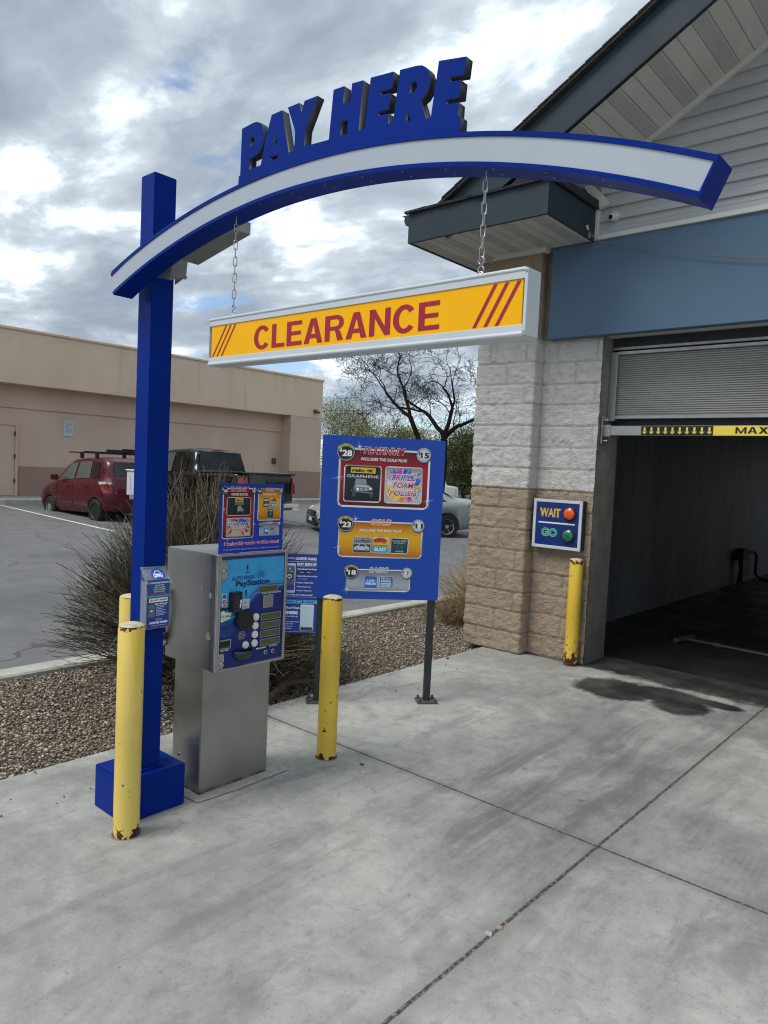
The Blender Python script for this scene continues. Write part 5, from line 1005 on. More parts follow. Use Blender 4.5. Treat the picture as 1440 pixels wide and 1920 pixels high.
# leaflet holder on the post
lh = empty('leaflet_holder', (-3.04, 1.88, .92)); tag(lh, 'clear acrylic leaflet box with round car badge, fixed to the blue post', 'leaflet box')
hy0, hy1 = 1.812, 1.938
b = B(); b.box(-3.048, -3.045, hy0, hy1, .905, 1.19); b.box(-3.045, -2.998, hy0, hy0+.003, .905, 1.13); b.box(-3.045, -2.998, hy1-.003, hy1, .905, 1.13); b.box(-3.000, -2.997, hy0+.003, hy1-.003, .905, 1.10); b.box(-3.045, -3.0, hy0+.003, hy1-.003, .905, .909)
b.make('box', M_acr, lh)
b = B(); b.obox((-3.022, (hy0+hy1)/2, 1.155), (.030, 0, -.036), (0, .066, 0), (.0012, 0, .001)); b.cyl((-3.047, hy0-.002, 1.188), (-3.047, hy1+.004, 1.188), .004, 8); b.make('lid', M_acr, lh)
p = Print(); p.disc(.074, .048, .036, '#1f55c0', 1, 30); p.disc(.074, .048, .0365, '#e8eef6', .5, 30); p.rrect(.050, .034, .098, .054, .006, '#f2f5f8', 2); p.poly([(.056, .05), (.062, .068), (.086, .068), (.092, .05)], '#f2f5f8', 2); p.poly([(.060, .052), (.065, .064), (.083, .064), (.088, .052)], '#2a5cc4', 3); p.disc(.057, .044, .0035, '#1b3f92', 3, 10); p.disc(.091, .044, .0035, '#1b3f92', 3, 10); p.rect(.052, .029, .060, .035, '#f2f5f8', 2); p.rect(.088, .029, .096, .035, '#f2f5f8', 2)
lu = Vector((-.030, 0, .036)).normalized(); p.build('lid_badge', lh, Vector((-2.992, hy0-.003, 1.119))+Vector((.0016, 0, .0012)), (0, 1, 0), lu)
b = B(); b.box(-3.035, -3.003, hy0+.006, hy1-.006, .912, 1.135); b.make('leaflet', M_navy, lh)
p = Print(); w_ = .114; p.rrect(0, 0, w_, .223, .001, [(0, '#14378c'), (.5, '#2a4a86'), (1, '#14508e')], 0, 3)
p.text('UNLIMITED WASHES', .060, .210, .095, .008, '#f0f2f6', 2, .04)
for y_, ww in ((.198, .05), (.188, .058), (.178, .065), (.168, .055)): p.text('WASH ANYTIME', .060, y_, ww, .0055, '#e3e9f2', 2, .03)
p.text('SAVE WITH MEMBERSHIP', .058, .157, .085, .006, '#e0566a', 2, .03); p.rect(0, .143, w_, .150, '#4fa4d8', 1)
p.rrect(.008, .119, .106, .138, .003, '#e9edf1', 2); p.disc(.020, .1285, .007, '#e0962a', 3, 12); p.text('FAST', .044, .1285, .026, .008, '#c0392b', 3, .04); p.text('UNLIMITED', .082, .1285, .040, .007, '#1b2a5a', 3, .04)
p.text('EASY SIGN-UP', .072, .110, .066, .007, '#f0f2f6', 2, .04); p.rrect(.006, .050, .038, .108, .003, '#5f6f8a', 2); p.rrect(.014, .070, .030, .088, .003, '#12161c', 3); p.disc(.022, .079, .006, '#eef2f6', 4, 12)
for k in range(7): p.rect(.046, .100-k*.0075, .100-(k*7 % 5)*.006, .1025-k*.0075, '#c9d6ea', 2)
p.rect(0, 0, w_, .045, '#12379a', 1); p.text('Monthly', .062, .036, .035, .009, '#f0f2f6', 2, 0, shear=.35); p.text('UNLIMITED WASHES', .060, .022, .096, .011, '#f4f6f8', 2, .05); p.text('powered by EverWash', .062, .008, .075, .006, '#c9d6ea', 2, .02)
p.build('leaflet_graphics', lh, (-2.9965, hy0+.006, .912), (0, 1, 0), (0, 0, 1)); rehome(lh)

# ------------------------------------------------------------------ bollards
M_ring = worn('grimy grout', hexc('#77756e'), .9, 0, .3, 40, .3)
BL = [(-2.925, 1.700, .96, .0575, 0, 'yellow bollard in front of the blue square post base, with red chips round its top', 0.0), (-2.945, 2.985, .95, .0575, 0, 'yellow bollard right of the pay station, its rim chipped dark red', 0.0),
      (-2.955, 6.105, .97, .060, 2, 'bright yellow bollard with a rusted foot under the WAIT and GO box', 0), (-3.615, 2.09, .945, .0575, 1, 'yellow bollard mostly hidden behind the tall blue post', 0)]
for i, (x_, y_, h_, rr, mi_, lab, ln) in enumerate(BL):
    e_ = empty('bollard', (x_, y_, 0)); tag(e_, lab, 'bollard', 'yellow pipe bollards')
    mm = (M_bol[0], M_bol[1], M_bol[2], M_bol[0])[i]
    b = B(); b.lathe((0, 0, .002), [(rr+.001, 0), (rr, .02), (rr, h_*.5), (rr, h_-.012), (rr-.003, h_-.006)], n=32); o = b.make('pipe', mm, e_)
    b = B(); b.lathe((0, 0, h_-.004), [(rr-.002, 0), (rr-.006, .005), (rr*.6, .011), (.004, .014)], n=32); b.make('cap', M_cap, e_)
    if i < 3: b = B(); b.lathe((0, 0, -.002), [(rr+.014, 0), (rr+.008, .003), (rr+.001, .004)], n=28); b.make('grout_ring', M_ring, e_)
# ================================================================== PLANTS
def strands(name, paths, mat, parent=None, sides=3):
    """many tapered strands: each (points, r0, r1, colour)"""
    V = []; F = []; Cc = []
    for pts, ra, rb, col in paths:
        n = len(pts); base = len(V); up = Vector((.3, .2, 1)).normalized()
        for i, p_ in enumerate(pts):
            t = (pts[min(i+1, n-1)]-pts[max(i-1, 0)])
            if t.length < 1e-6: t = Vector((0, 0, 1))
            t.normalize(); a = t.cross(up)
            if a.length < .05: a = t.cross(Vector((1, 0, 0)))
            a.normalize(); c_ = a.cross(t); rr = ra+(rb-ra)*i/(n-1)
            for k in range(sides): g_ = 2*math.pi*k/sides; V.append(p_+(a*math.cos(g_)+c_*math.sin(g_))*rr); Cc.append(col)
            if i:
                for k in range(sides): q = base+(i-1)*sides; F.append((q+k, q+(k+1) % sides, q+sides+(k+1) % sides, q+sides+k))
    return mesh_obj(name, V, F, mat, parent, True, cols=np.array(Cc, np.float32))
def broom(cx, cy, z0, n, rx, ry, h, seed, pal, rad=.0024, lean=(0, 0), fork=3):
    g = random.Random(seed); out = []
    for i in range(n):
        az = g.uniform(0, 2*math.pi); q = g.random()**.6; spread = q
        tip = Vector((cx+math.cos(az)*rx*spread+lean[0], cy+math.sin(az)*ry*spread+lean[1], z0+h*(1-.75*spread**2.2)*g.uniform(.72, 1.0)))
        b0 = Vector((cx+math.cos(az)*.16*g.random(), cy+math.sin(az)*.16*g.random(), z0+g.uniform(0, .05)))
        c1 = b0.lerp(tip, .45)+Vector((-math.cos(az)*.12*spread, -math.sin(az)*.12*spread, .16*g.random()*h)); pts = []
        wob = Vector((g.gauss(0, .045), g.gauss(0, .045), g.gauss(0, .035)))
        for k in range(7):
            t = k/6; pts.append(b0*(1-t)**2+c1*2*t*(1-t)+tip*t*t+wob*(math.sin(t*7+i)+.5*math.sin(t*15+2*i))*min(1, t*3))
        col = hexc(pal[g.randrange(len(pal))]); out.append((pts, rad*1.9, rad*.8, col))
        for j in range(fork):
            k = g.randrange(2, 6); s_ = pts[k]; d = (tip-s_); ln = d.length*g.uniform(.5, 1.1)+.08
            d = (d.normalized()+Vector((g.gauss(0, .28), g.gauss(0, .28), g.uniform(-.05, .3)))).normalized(); bend = Vector((g.gauss(0, .05), g.gauss(0, .05), g.gauss(.03, .05)))*1.5
            out.append(([s_+d*ln*t+bend*math.sin(t*2.4) for t in (0, .33, .66, 1)], rad, rad*.55, hexc(pal[g.randrange(len(pal))])))
    return out
PALB = ['#605a4e', '#706a5c', '#4a443a', '#827a6a', '#36322a', '#918976', '#575146']
sh = empty('broom_shrub', (-4.78, 3.35, 0)); tag(sh, 'big leafless grey-brown broom shrub spreading behind the pay station', 'shrub')
strands('twigs', broom(-4.72, 3.30, -.05, 1150, 1.0, 1.08, 1.66, 5, PALB, .0026, fork=4), M_twig, sh)
strands('low_twigs', broom(-4.62, 3.75, -.05, 480, .75, .9, .8, 6, PALB, .0026, fork=2), M_twig, sh)
b = B(); g = random.Random(3)
for k in range(16): a_ = k*.4; b.tube([(-4.72+.05*math.cos(a_), 3.30+.05*math.sin(a_), -.06), (-4.72+.2*math.cos(a_), 3.30+.2*math.sin(a_), .25+.1*g.random()), (-4.72+.42*math.cos(a_), 3.30+.42*math.sin(a_), .6+.2*g.random())], [.022, .012, .006], 6)
b.make('stem', M_bark, sh); rehome(sh)
s2 = empty('dead_scrub', (-4.2, 3.95, 0)); tag(s2, 'low tangle of dead brown twigs on the gravel beside the log', 'scrub')
g = random.Random(12); out = []
for i in range(520):
    c_ = Vector((-4.28+g.gauss(0, .22), 4.0+g.gauss(0, .33), -.03+abs(g.gauss(.05, .09)))); d = Vector((g.gauss(0, 1), g.gauss(0, 1), g.gauss(.35, .4))).normalized(); ln = g.uniform(.08, .3); w_ = Vector((g.gauss(0, .05), g.gauss(0, .05), g.gauss(0, .04)))
    out.append(([c_+d*ln*t+w_*math.sin(t*3.1) for t in (0, .3, .6, 1)], .0018, .0008, hexc(['#5a4a38', '#6f5f4a', '#43372b', '#7d6f5b'][g.randrange(4)])))
strands('twigs', out, M_twig, s2); rehome(s2)
lg = empty('fallen_log', (-4.1, 3.7, 0)); tag(lg, 'weathered piece of fallen branch lying on the gravel edge behind the price board post', 'log')
b = B(); b.tube([(-3.98, 3.42, .01), (-4.05, 3.60, .03), (-4.16, 3.80, .03), (-4.22, 4.0, .02), (-4.20, 4.35, .01)], [.025, .034, .032, .026, .014], 9); b.tube([(-4.1, 3.72, .03), (-4.0, 3.9, .03), (-4.02, 4.3, .0)], [.025, .02, .01], 7); b.make('wood', worn('weathered wood', hexc('#5f5247'), .95, 0, .3, 26, .8), lg); rehome(lg)
gs = empty('ornamental_grass', (-4.75, 7.35, 0)); tag(gs, 'straw-coloured ornamental grass clump at the left foot of the block pillar', 'grass clump')
strands('blades', broom(-4.75, 7.35, -.05, 520, .62, .62, .85, 21, ['#b59f78', '#c9b58c', '#8f7c5c', '#a8936e', '#d4c39c'], .0018, fork=1), M_twig, gs)
strands('dead_blades', broom(-4.8, 6.9, -.05, 200, .5, .5, .35, 22, ['#8a7a60', '#a4916f', '#6e604a'], .0016, fork=1), M_twig, gs); rehome(gs)

# ------------------------------------------------------------------ bare tree beyond the board
def bare_tree(name, base, seed, h, starts, lab, mat=M_bark, depth=7, tw=1.0):
    g = random.Random(seed); out = []
    tree = empty(name, base); tag(tree, lab, 'tree')
    def grow(p_, d, ln, rr, lev):
        n = 5; pts = [p_]; q = p_; dd = d; wig = .14 if lev > 5 else .24
        for i in range(n):
            dd = (dd+Vector((g.gauss(0, wig), g.gauss(0, wig), g.gauss(.0, wig)))).normalized(); q = q+dd*ln/n; pts.append(q)
        r1 = max(.0045, rr*.72); out.append((pts, rr, r1, hexc(['#2c241d', '#362d25', '#241d18'][g.randrange(3)])))
        if lev <= 0: return
        for j in range(2 if lev > 3 or g.random() < .05 else 3):
            nd = (dd*1.1+Vector((g.gauss(0, .55), g.gauss(0, .55), g.gauss(.10, .42)))).normalized()
            grow(pts[-1] if j < 2 else pts[g.randrange(1, 5)], nd, ln*g.uniform(.68, .88), max(.005, r1*g.uniform(.6, .8)), lev-1)
        if lev in (7, 6, 5):
            for _ in range(2):
                nd = (dd*.4+Vector((g.gauss(0, .7), g.gauss(0, .7), g.gauss(0, .6)))).normalized(); grow(pts[g.randrange(1, 5)], nd, ln*.55, max(.006, r1*.4), 3)
    bv = Vector(base)
    for pts, ra, rb, dirs in starts:
        P_ = [bv+Vector(q) for q in pts]; out.append((P_, ra, rb, hexc('#2a221c')))
        for d, ln, lev in dirs: grow(P_[-1], Vector(d).normalized(), ln, rb*.8, lev)
    big = [o for o in out if o[1] > .03]; small = [o for o in out if o[1] <= .03]
    strands('trunk', big, M_twig, tree, 8); strands('branches', small, M_twig, tree, 3); rehome(tree); return tree
rv = Vector((r0.x, r0.y, 0)); fv = Vector((-math.sin(yaw), math.cos(yaw), 0))
def around(lat, fwd): return tuple(rv*lat+fv*fwd)
def at(lat, dep, z=0): q = rv*lat+fv*dep; return (q.x, q.y, z)
def off(a, z, c=0): q = rv*a+fv*c; return (q.x, q.y, z)
bare_tree('bare_tree', at(1.72, 22.5, .0), 5, 6, [
    ([(0, 0, 0), off(-.02, .9), off(.06, 1.9), off(.02, 2.75)], .135, .095, [(off(-.35, 1.4, .1), 1.05, 7), (off(.9, 1.0, .2), 1.05, 7), (off(.15, 1.3, -.7), 1.0, 6)]),
    ([off(-.25, 0), off(-.35, 1.0), off(-.55, 2.2), off(-1.05, 3.35)], .105, .07, [(off(-1.5, .8, .0), 1.15, 7), (off(-.3, 1.0, .3), .9, 6)])],
    'large leafless dark-limbed tree standing behind the price board')

def leaf_tree(name, base, h, rad, n, seed, pal, lab, trunk=.09, zlow=.25, size=.10, group=None, twigs=120):
    g = random.Random(seed); t = empty(name, base); tag(t, lab, 'tree', group); bv = Vector(base)
    cl = [Vector((g.gauss(0, rad*.42), g.gauss(0, rad*.42), h*(zlow+(1-zlow)*g.random()**.8))) for _ in range(26)]
    V = []; F = []; Cc = []
    for i in range(n):
        c_ = cl[g.randrange(len(cl))]; top = (c_.z/h); sc = rad*.30*(1.15-.5*abs(top-.6)); p_ = bv+c_+Vector((g.gauss(0, sc), g.gauss(0, sc), g.gauss(0, sc*.75)))
        if p_.z < .2: continue
        a = Vector((g.gauss(0, 1), g.gauss(0, 1), g.gauss(0, 1))).normalized(); b_ = a.orthogonal().normalized(); s_ = size*g.uniform(.5, 1.2); col = tuple(x*g.uniform(.75, 1.2) for x in hexc(pal[g.randrange(len(pal))])); k = len(V)
        V += [p_-a*s_, p_+b_*s_*.35, p_+a*s_, p_-b_*s_*.35]; F.append((k, k+1, k+2, k+3)); Cc += [col]*4
    mesh_obj('crown', V, F, M_twig, t, cols=np.array(Cc, np.float32))
    out = [([bv, bv+Vector((g.gauss(0, .1), g.gauss(0, .1), h*.3)), bv+Vector((g.gauss(0, .2), g.gauss(0, .2), h*.6))], trunk, trunk*.5, hexc('#3a3129'))]
    for c_ in cl:
        s_ = bv+Vector((0, 0, h*g.uniform(.1, .4))); out.append(([s_, s_.lerp(bv+c_, .5)+Vector((0, 0, .15)), bv+c_], trunk*.4, trunk*.1, hexc('#41372d')))
    for i in range(twigs):
        c_ = bv+cl[g.randrange(len(cl))]; d = Vector((g.gauss(0, 1), g.gauss(0, 1), g.gauss(.5, .8))).normalized()*rad*g.uniform(.2, .55); out.append(([c_, c_+d*.5+Vector((0, 0, .05)), c_+d], .012, .004, hexc('#5d5142')))
    strands('trunk', out, M_twig, t, 5); rehome(t); return t
OL = ['#5c6336', '#6d7443', '#4a5130', '#7c8050', '#3c4427']; DK = ['#343d24', '#434c2b', '#2a3220', '#525a35']; PG = ['#8a9064', '#767d55', '#5f6745', '#9a9c74']
far = [(-3.1, 46, 5.2, 2.4, PG, 'pale olive mesquite tree just right of the stucco building corner'), (-1.2, 50, 4.9, 2.4, PG, 'thin pale mesquite tree left of centre beyond the parking lot'), (.6, 46, 4.0, 1.9, OL, 'rounded olive tree low behind the top edge of the price board'),
       (2.3, 52, 4.2, 2.2, PG, 'sparse tree behind the bare tree trunk'), (3.9, 36, 3.5, 1.5, DK, 'dense dark green tree beside the left edge of the block pillar'), (6.4, 44, 5.0, 2.6, OL, 'broad olive tree hidden behind the wash building'), (2.9, 44, 3.1, 1.5, OL, 'low olive bush between the bare tree and the dense dark tree')]
for i, (la, de, h_, ra_, pal, lab) in enumerate(far): leaf_tree('mesquite_tree', at(la, de, .1), h_, ra_, 11000 if de > 40 else 15000, 40+i, pal, lab, size=.065, group='mesquite trees beyond the parking lot')
# low block wall and house far beyond the lot
b = B(); q0 = at(-4, 56, 0); q1 = at(14, 46, 0); d_ = (Vector(q1)-Vector(q0)); b.obox(((q0[0]+q1[0])/2, (q0[1]+q1[1])/2, .95), d_/2, d_.cross(Vector((0, 0, 1))).normalized()*.1, (0, 0, .95)); o = b.make('boundary_wall', worn('brown slump block', hexc('#6b5a4b'), .9, 0, .15, 3, .3)); tag(o, 'low brown boundary wall behind the far trees', 'wall')

# ================================================================== VEHICLES
def loft(stn, ring):
    """stations (x, half width low, half width belt, half width roof, z bottom, z belt, z roof)"""
    pass
def car(name, loc, rz, L_, W_, prof, paintm, glassm, wheels, wr, side_win, rear_glass=None, front_glass=None, tilt=0, rims=None, bed=None, arch_r=None):
    """prof: list of (x, z_bottom, z_belt, z_top, w_top_factor) from rear (x=0) to nose (x=L_)"""
    t = empty(name, loc); t.rotation_euler = (0, tilt, rz)
    def wfac(x):
        e_ = min(x, L_-x); return 1-.20*max(0, 1-e_/.45)**2.2
    rings = []; NS = 13
    xs = np.linspace(0, L_, 57)
    def P(x):
        a = [np.interp(x, [q[0] for q in prof], [q[k] for q in prof]) for k in range(1, 5)]; return a
    def section(x):
        zb, zl, zt, wt = P(x); w = W_/2*wfac(x); cab = max(0, zt-zl)
        pts = [(0, zb), (w*.80, zb), (w*.93, zb+.05), (w*.985, zb+.18), (w, (zb+zl)/2), (w*.985, zl-.10), (w*.95, zl-.01)]
        if cab > .06: pts += [(w*.92, zl+.02), (w*(.92+(wt-.92)*.5), zl+cab*.5), (w*wt, zl+cab*.86), (w*wt*.92, zl+cab*.96), (w*wt*.6, zt), (0, zt+.01)]
        else: pts += [(w*.90, zl+.012), (w*.78, zl+.03+cab*.5), (w*.60, zl+.04+cab*.8), (w*.4, zl+.045+cab), (w*.2, zl+.05+cab), (0, zl+.05+cab)]
        return pts
    V = []; F = []
    for x in xs:
        s_ = section(x); full = [(x, y, z) for y, z in s_]+[(x, -y, z) for y, z in s_[-2:0:-1]]; V += full; n = len(full)
    for i in range(len(xs)-1):
        for k in range(n): F.append((i*n+k, (i+1)*n+k, (i+1)*n+(k+1) % n, i*n+(k+1) % n))
    F += [tuple(range(n)), tuple((len(xs)-1)*n+k for k in range(n))[::-1]]
    o = mesh_obj('body', V, F, paintm, t, True)
    bm = bmesh.new(); bm.from_mesh(o.data); bmesh.ops.recalc_face_normals(bm, faces=bm.faces)
    bm.to_mesh(o.data); bm.free()
    # wheel arches (and pickup bed) cut out of the body
    cut = B(); ar = arch_r or wr+.05
    for wx in wheels:
        for s_ in (-1, 1): cut.cyl((wx, s_*(W_/2-.26), wr), (wx, s_*(W_/2+.3), wr), ar, 28)
    if bed: cut.box(bed[0], bed[1], -W_/2+.14, W_/2-.14, bed[2], 3)
    co = cut.make('cutter', M_black); co.parent = t; bpy.context.view_layer.update()
    md = o.modifiers.new('cut', 'BOOLEAN'); md.object = co; md.operation = 'DIFFERENCE'; md.solver = 'EXACT'
    dg = bpy.context.evaluated_depsgraph_get(); dg.update(); me = bpy.data.meshes.new_from_object(o.evaluated_get(dg)); o.modifiers.clear(); old = o.data; o.data = me
    bpy.data.objects.remove(co)
    for e_ in me.edges: pass
    def sidept(x, f_, s_, o_=.010):
        zb, zl, zt, wt = P(x); w = W_/2*wfac(x); cab = zt-zl; prof_ = [(0, .925), (.5, .92+(wt-.92)*.5), (.86, wt)]
        return (x, s_*(w*float(np.interp(f_, [q[0] for q in prof_], [q[1] for q in prof_]))+o_), zl+cab*f_)
    for s_ in (-1, 1):
        for (xa0, xa1, xb0, xb1, f0, f1, gm) in side_win:   # bottom from xa0..xa1, top from xb0..xb1
            vs = []; fs = []; nu, nv_ = 10, 5
            for j in range(nv_+1):
                f_ = f0+(f1-f0)*j/nv_; l_, h_ = xa0+(xb0-xa0)*j/nv_, xa1+(xb1-xa1)*j/nv_
                for i in range(nu+1): vs.append(sidept(l_+(h_-l_)*i/nu, f_, s_))
            for j in range(nv_):
                for i in range(nu): k = j*(nu+1)+i; fs.append((k, k+1, k+nu+2, k+nu+1))
            w_ = mesh_obj('side_window', vs, fs, gm or glassm, t, True)
    def endglass(nm, xa, xb, out):     # glass following the sloping surface between stations
        vs = []; fs = []; nu, nv_ = 10, 6
        for j in range(nv_+1):
            x = xa+(xb-xa)*j/nv_; zb, zl, zt, wt = P(x); w = W_/2*wfac(x); cab = max(0, zt-zl); hw = w*(.60+.22*(1-abs(j/nv_)*.4)); hw = w*(.80-.10*j/nv_)
            for i in range(nu+1):
                y = -hw+2*hw*i/nu; edge = abs(y)/w; z_ = zt+.012-.07*max(0, edge-.5)**1.5 if cab > .06 else zl+.06+cab
                vs.append((x+out, y, z_+.010))
        for j in range(nv_):
            for i in range(nu): k = j*(nu+1)+i; fs.append((k, k+1, k+nu+2, k+nu+1))
        mesh_obj(nm, vs, fs, glassm, t, True)
    if rear_glass: endglass('rear_window', *rear_glass)
    if front_glass: endglass('windscreen', *front_glass)
    for wi, wx in enumerate(wheels):
        for s_ in (-1, 1):
            wh = empty('wheel', (wx, s_*(W_/2-.10), wr)); wh.parent = t
            b = B(); b.lathe((0, 0, 0), [(wr*.62, -.10), (wr*.9, -.105), (wr, -.075), (wr*1.005, 0), (wr, .075), (wr*.93, .10), (wr*.66, .105), (wr*.62, .08)], (0, s_, 0), 32); b.make('tyre', M_rubber, wh)
            b = B(); rm = (rims or ['spoke', 'spoke'])[wi]
            b.lathe((0, 0, 0), [(wr*.63, .03), (wr*.62, .088), (wr*.57, .075), (wr*.52, .06)], (0, s_, 0), 32); b.lathe((0, 0, 0), [(wr*.54, .035), (.01, .035)], (0, s_, 0), 24, 1)
            if rm == 'spoke':
                for k in range(5): a_ = k*2*math.pi/5+.4; c_, q = math.cos(a_), math.sin(a_); b.obox((c_*wr*.31, s_*.070, q*wr*.31), (c_*wr*.27, 0, q*wr*.27), (0, .010, 0), (-q*wr*.075, 0, c_*wr*.075))
                b.lathe((0, 0, 0), [(wr*.15, .06), (wr*.15, .085), (.01, .09)], (0, s_, 0), 16)
            elif rm == 'cover':
                b.lathe((0, 0, 0), [(wr*.55, .07), (wr*.3, .095), (.01, .10)], (0, s_, 0), 24)
                for k in range(9): a_ = k*2*math.pi/9; c_, q = math.cos(a_), math.sin(a_); b.obox((c_*wr*.40, s_*.094, q*wr*.40), (c_*wr*.08, 0, q*wr*.08), (0, .004, 0), (-q*.018, 0, c_*.018), 1)
            else:
                b.lathe((0, 0, 0), [(wr*.56, .045), (wr*.30, .06), (wr*.28, .085), (.01, .085)], (0, s_, 0), 24, 1)
                for k in range(12): a_ = k*2*math.pi/12; c_, q = math.cos(a_), math.sin(a_); b.obox((c_*wr*.45, s_*.060, q*wr*.45), (c_*.022, 0, q*.022), (0, .006, 0), (-q*.012, 0, c_*.012), 0)
            b.make('rim', [M_wheel if rm != 'steel' else M_grey, M_black], wh)
    return t, P, wfac
def blob(t, name, mat, c, s_, bev=.02): b = B(); b.box(c[0]-s_[0], c[0]+s_[0], c[1]-s_[1], c[1]+s_[1], c[2]-s_[2], c[2]+s_[2]); return b.make(name, mat, t, bev, 3)

# maroon hatchback, nose towards the stucco building (local x runs rear -> nose)
zc = .065
t, P, wf = car('parked_hatchback', (-16.85, 9.88, .028), math.pi, 3.9, 1.70,
    [(0, .44, 1.02, 1.02, .84), (.06, .32, 1.06, 1.14, .84), (.22, .28, 1.08, 1.54, .80), (.42, .24, 1.08, 1.64, .80), (1.2, .22, 1.07, 1.68, .80), (2.0, .22, 1.05, 1.64, .80), (2.35, .22, 1.04, 1.52, .80), (2.95, .22, 1.03, 1.09, .84), (3.3, .22, .95, .99, .84), (3.65, .24, .82, .84, .84), (3.82, .30, .68, .68, .84), (3.9, .38, .58, .58, .84)],
    M_carred, M_glass, (.62, 3.12), .305, [(.50, .88, .58, .88, .10, .80, None), (.98, 1.72, .98, 1.62, .10, .82, M_glassl), (1.82, 2.72, 1.72, 2.18, .08, .80, M_glassl)], rear_glass=(.075, .215, -.004), tilt=.03, rims=['steel', 'cover'])
tag(t, 'maroon hatchback with a black roof rack parked facing the beige wall', 'car', 'cars in the parking lot')
for s_ in (-1, 1):
    b = B(); b.prism([(.05, s_*.715, .76), (.22, s_*.815, .76), (.34, s_*.845, .97), (.14, s_*.775, .99)], (-.006, s_*.014, 0)); b.prism([(.0, s_*.56, .76), (.045, s_*.715, .76), (.10, s_*.74, .99), (.02, s_*.62, .95)], (-.02, s_*.006, 0)); o = b.make('tail_lamp', M_tail, t, .003, 1)
    b = B(); b.prism([(.13, s_*.775, .995), (.345, s_*.846, .975), (.40, s_*.848, 1.045), (.14, s_*.775, 1.055)], (-.006, s_*.014, 0)); b.prism([(.02, s_*.62, .955), (.125, s_*.77, .995), (.13, s_*.77, 1.05), (.04, s_*.64, 1.03)], (-.02, s_*.004, 0)); b.make('reverse_lens', M_tailw, o)
    b = B(); b.obox((2.62, s_*.93, 1.14), (.05, 0, .01), (0, .10, 0), (0, 0, .07)); b.make('wing_mirror', M_carred, t, .02, 2)
    for xh in (1.12, 2.02): b = B(); b.box(xh-.10, xh+.10, s_*.85-.012, s_*.85+.012, .90, .925); b.make('door_handle', M_carred, t, .006, 2)
    for xd in (.94, 1.78, 2.70): b = B(); b.box(xd-.003, xd+.003, s_*.848-.006, s_*.842+.006, .36, 1.02); b.make('door_gap', M_black, t)
b = B(); b.box(-.03, .14, -.70, .70, .32, .64); b.make('rear_bumper', M_carred, t, .05, 3)
b = B(); b.box(-.012, .02, -.62, .62, .955, 1.0) if False else b.box(-.035, -.028, -.25, .25, .62, .74); b.make('number_plate', M_whitemetal, t)
rk = B()
for xb_ in (.95, 1.75):
    rk.box(xb_-.02, xb_+.02, -.95, .95, 1.785, 1.815)
    for s_ in (-1, 1): rk.box(xb_-.04, xb_+.04, s_*.60-.04, s_*.60+.04, 1.65, 1.79)
o = rk.make('roof_rack', M_rubber, t, .006, 1)
for xb_ in (.95, 1.75): b = B(); b.box(xb_-.05, xb_+.05, -.72, -.08, 1.818, 1.915); b.make('ski_clamp', M_rubber, o, .02, 2)
b = B(); b.tube([(.75, -.2, 1.66), (.55, -.2, 2.03)], .004, 5); b.make('aerial', M_black, t)

# black pickup
t, P, wf = car('pickup_truck', (-14.95, 12.62, .01), math.pi, 5.8, 2.0,
    [(0, .55, 1.38, 1.38, .9), (.05, .50, 1.43, 1.43, .9), (1.9, .45, 1.43, 1.43, .9), (2.05, .45, 1.41, 1.44, .80), (2.22, .45, 1.40, 2.06, .76), (2.6, .45, 1.39, 2.13, .76), (3.6, .45, 1.38, 2.11, .76), (3.9, .45, 1.37, 2.0, .76), (4.5, .45, 1.32, 1.38, .8), (5.4, .45, 1.22, 1.24, .86), (5.7, .5, 1.1, 1.1, .86), (5.8, .55, .95, .95, .86)],
    M_carblk, M_glass, (1.35, 4.75), .40, [(2.50, 3.15, 2.50, 3.08, .12, .84, None), (3.25, 4.28, 3.22, 3.85, .10, .84, M_glassl)], tilt=.03, bed=(.12, 1.98, .75))
tag(t, 'black pickup truck parked beside the maroon hatchback with its tailgate towards us', 'truck', 'cars in the parking lot')
b = B(); b.prism([(2.03, -.78, 1.47), (2.03, .78, 1.47), (2.19, .70, 2.02), (2.19, -.70, 2.02)], (-.012, 0, 0)); b.make('rear_window', M_glass, t)
b = B(); b.box(2.20, 2.26, -.22, .22, 2.065, 2.10); b.make('brake_lamp', M_tail, t, .01, 1)
for s_ in (-1, 1): b = B(); b.prism([(-.015, s_*.74, .92), (-.015, s_*.86, .90), (.10, s_*.93, .92), (.14, s_*.945, 1.32), (-.01, s_*.86, 1.37), (-.015, s_*.76, 1.30)], (-.02, s_*.02, 0)); b.make('tail_lamp', M_tail, t, .006, 1)
b = B(); b.box(-.02, .0, -.72, .72, .72, 1.37); o = b.make('tailgate', M_carblk, t, .02, 2); b = B(); b.box(-.045, -.021, -.13, .13, 1.16, 1.24); b.make('handle', M_black, o, .01, 1)
b = B(); b.box(-.16, .05, -.95, .95, .46, .64); b.make('rear_bumper', M_chrome, t, .03, 2)
b = B()
for s_ in (-1, 1): b.box(.1, 1.98, s_*.90-.06, s_*.90+.06, 1.425, 1.455)
b.box(-.01, .10, -.9, .9, 1.40, 1.45); b.make('bed_rail', M_black, t, .01, 1)
b = B()
for xb_ in (.9,): b.tube([(xb_, -.5, 1.0), (xb_, 0, 1.0)], .01, 5)
for s_ in (-1, 1): b = B(); b.box(4.05, 4.2, s_*1.05-.1, s_*1.05+.1, 1.42, 1.62); b.make('wing_mirror', M_black, t, .03, 2)

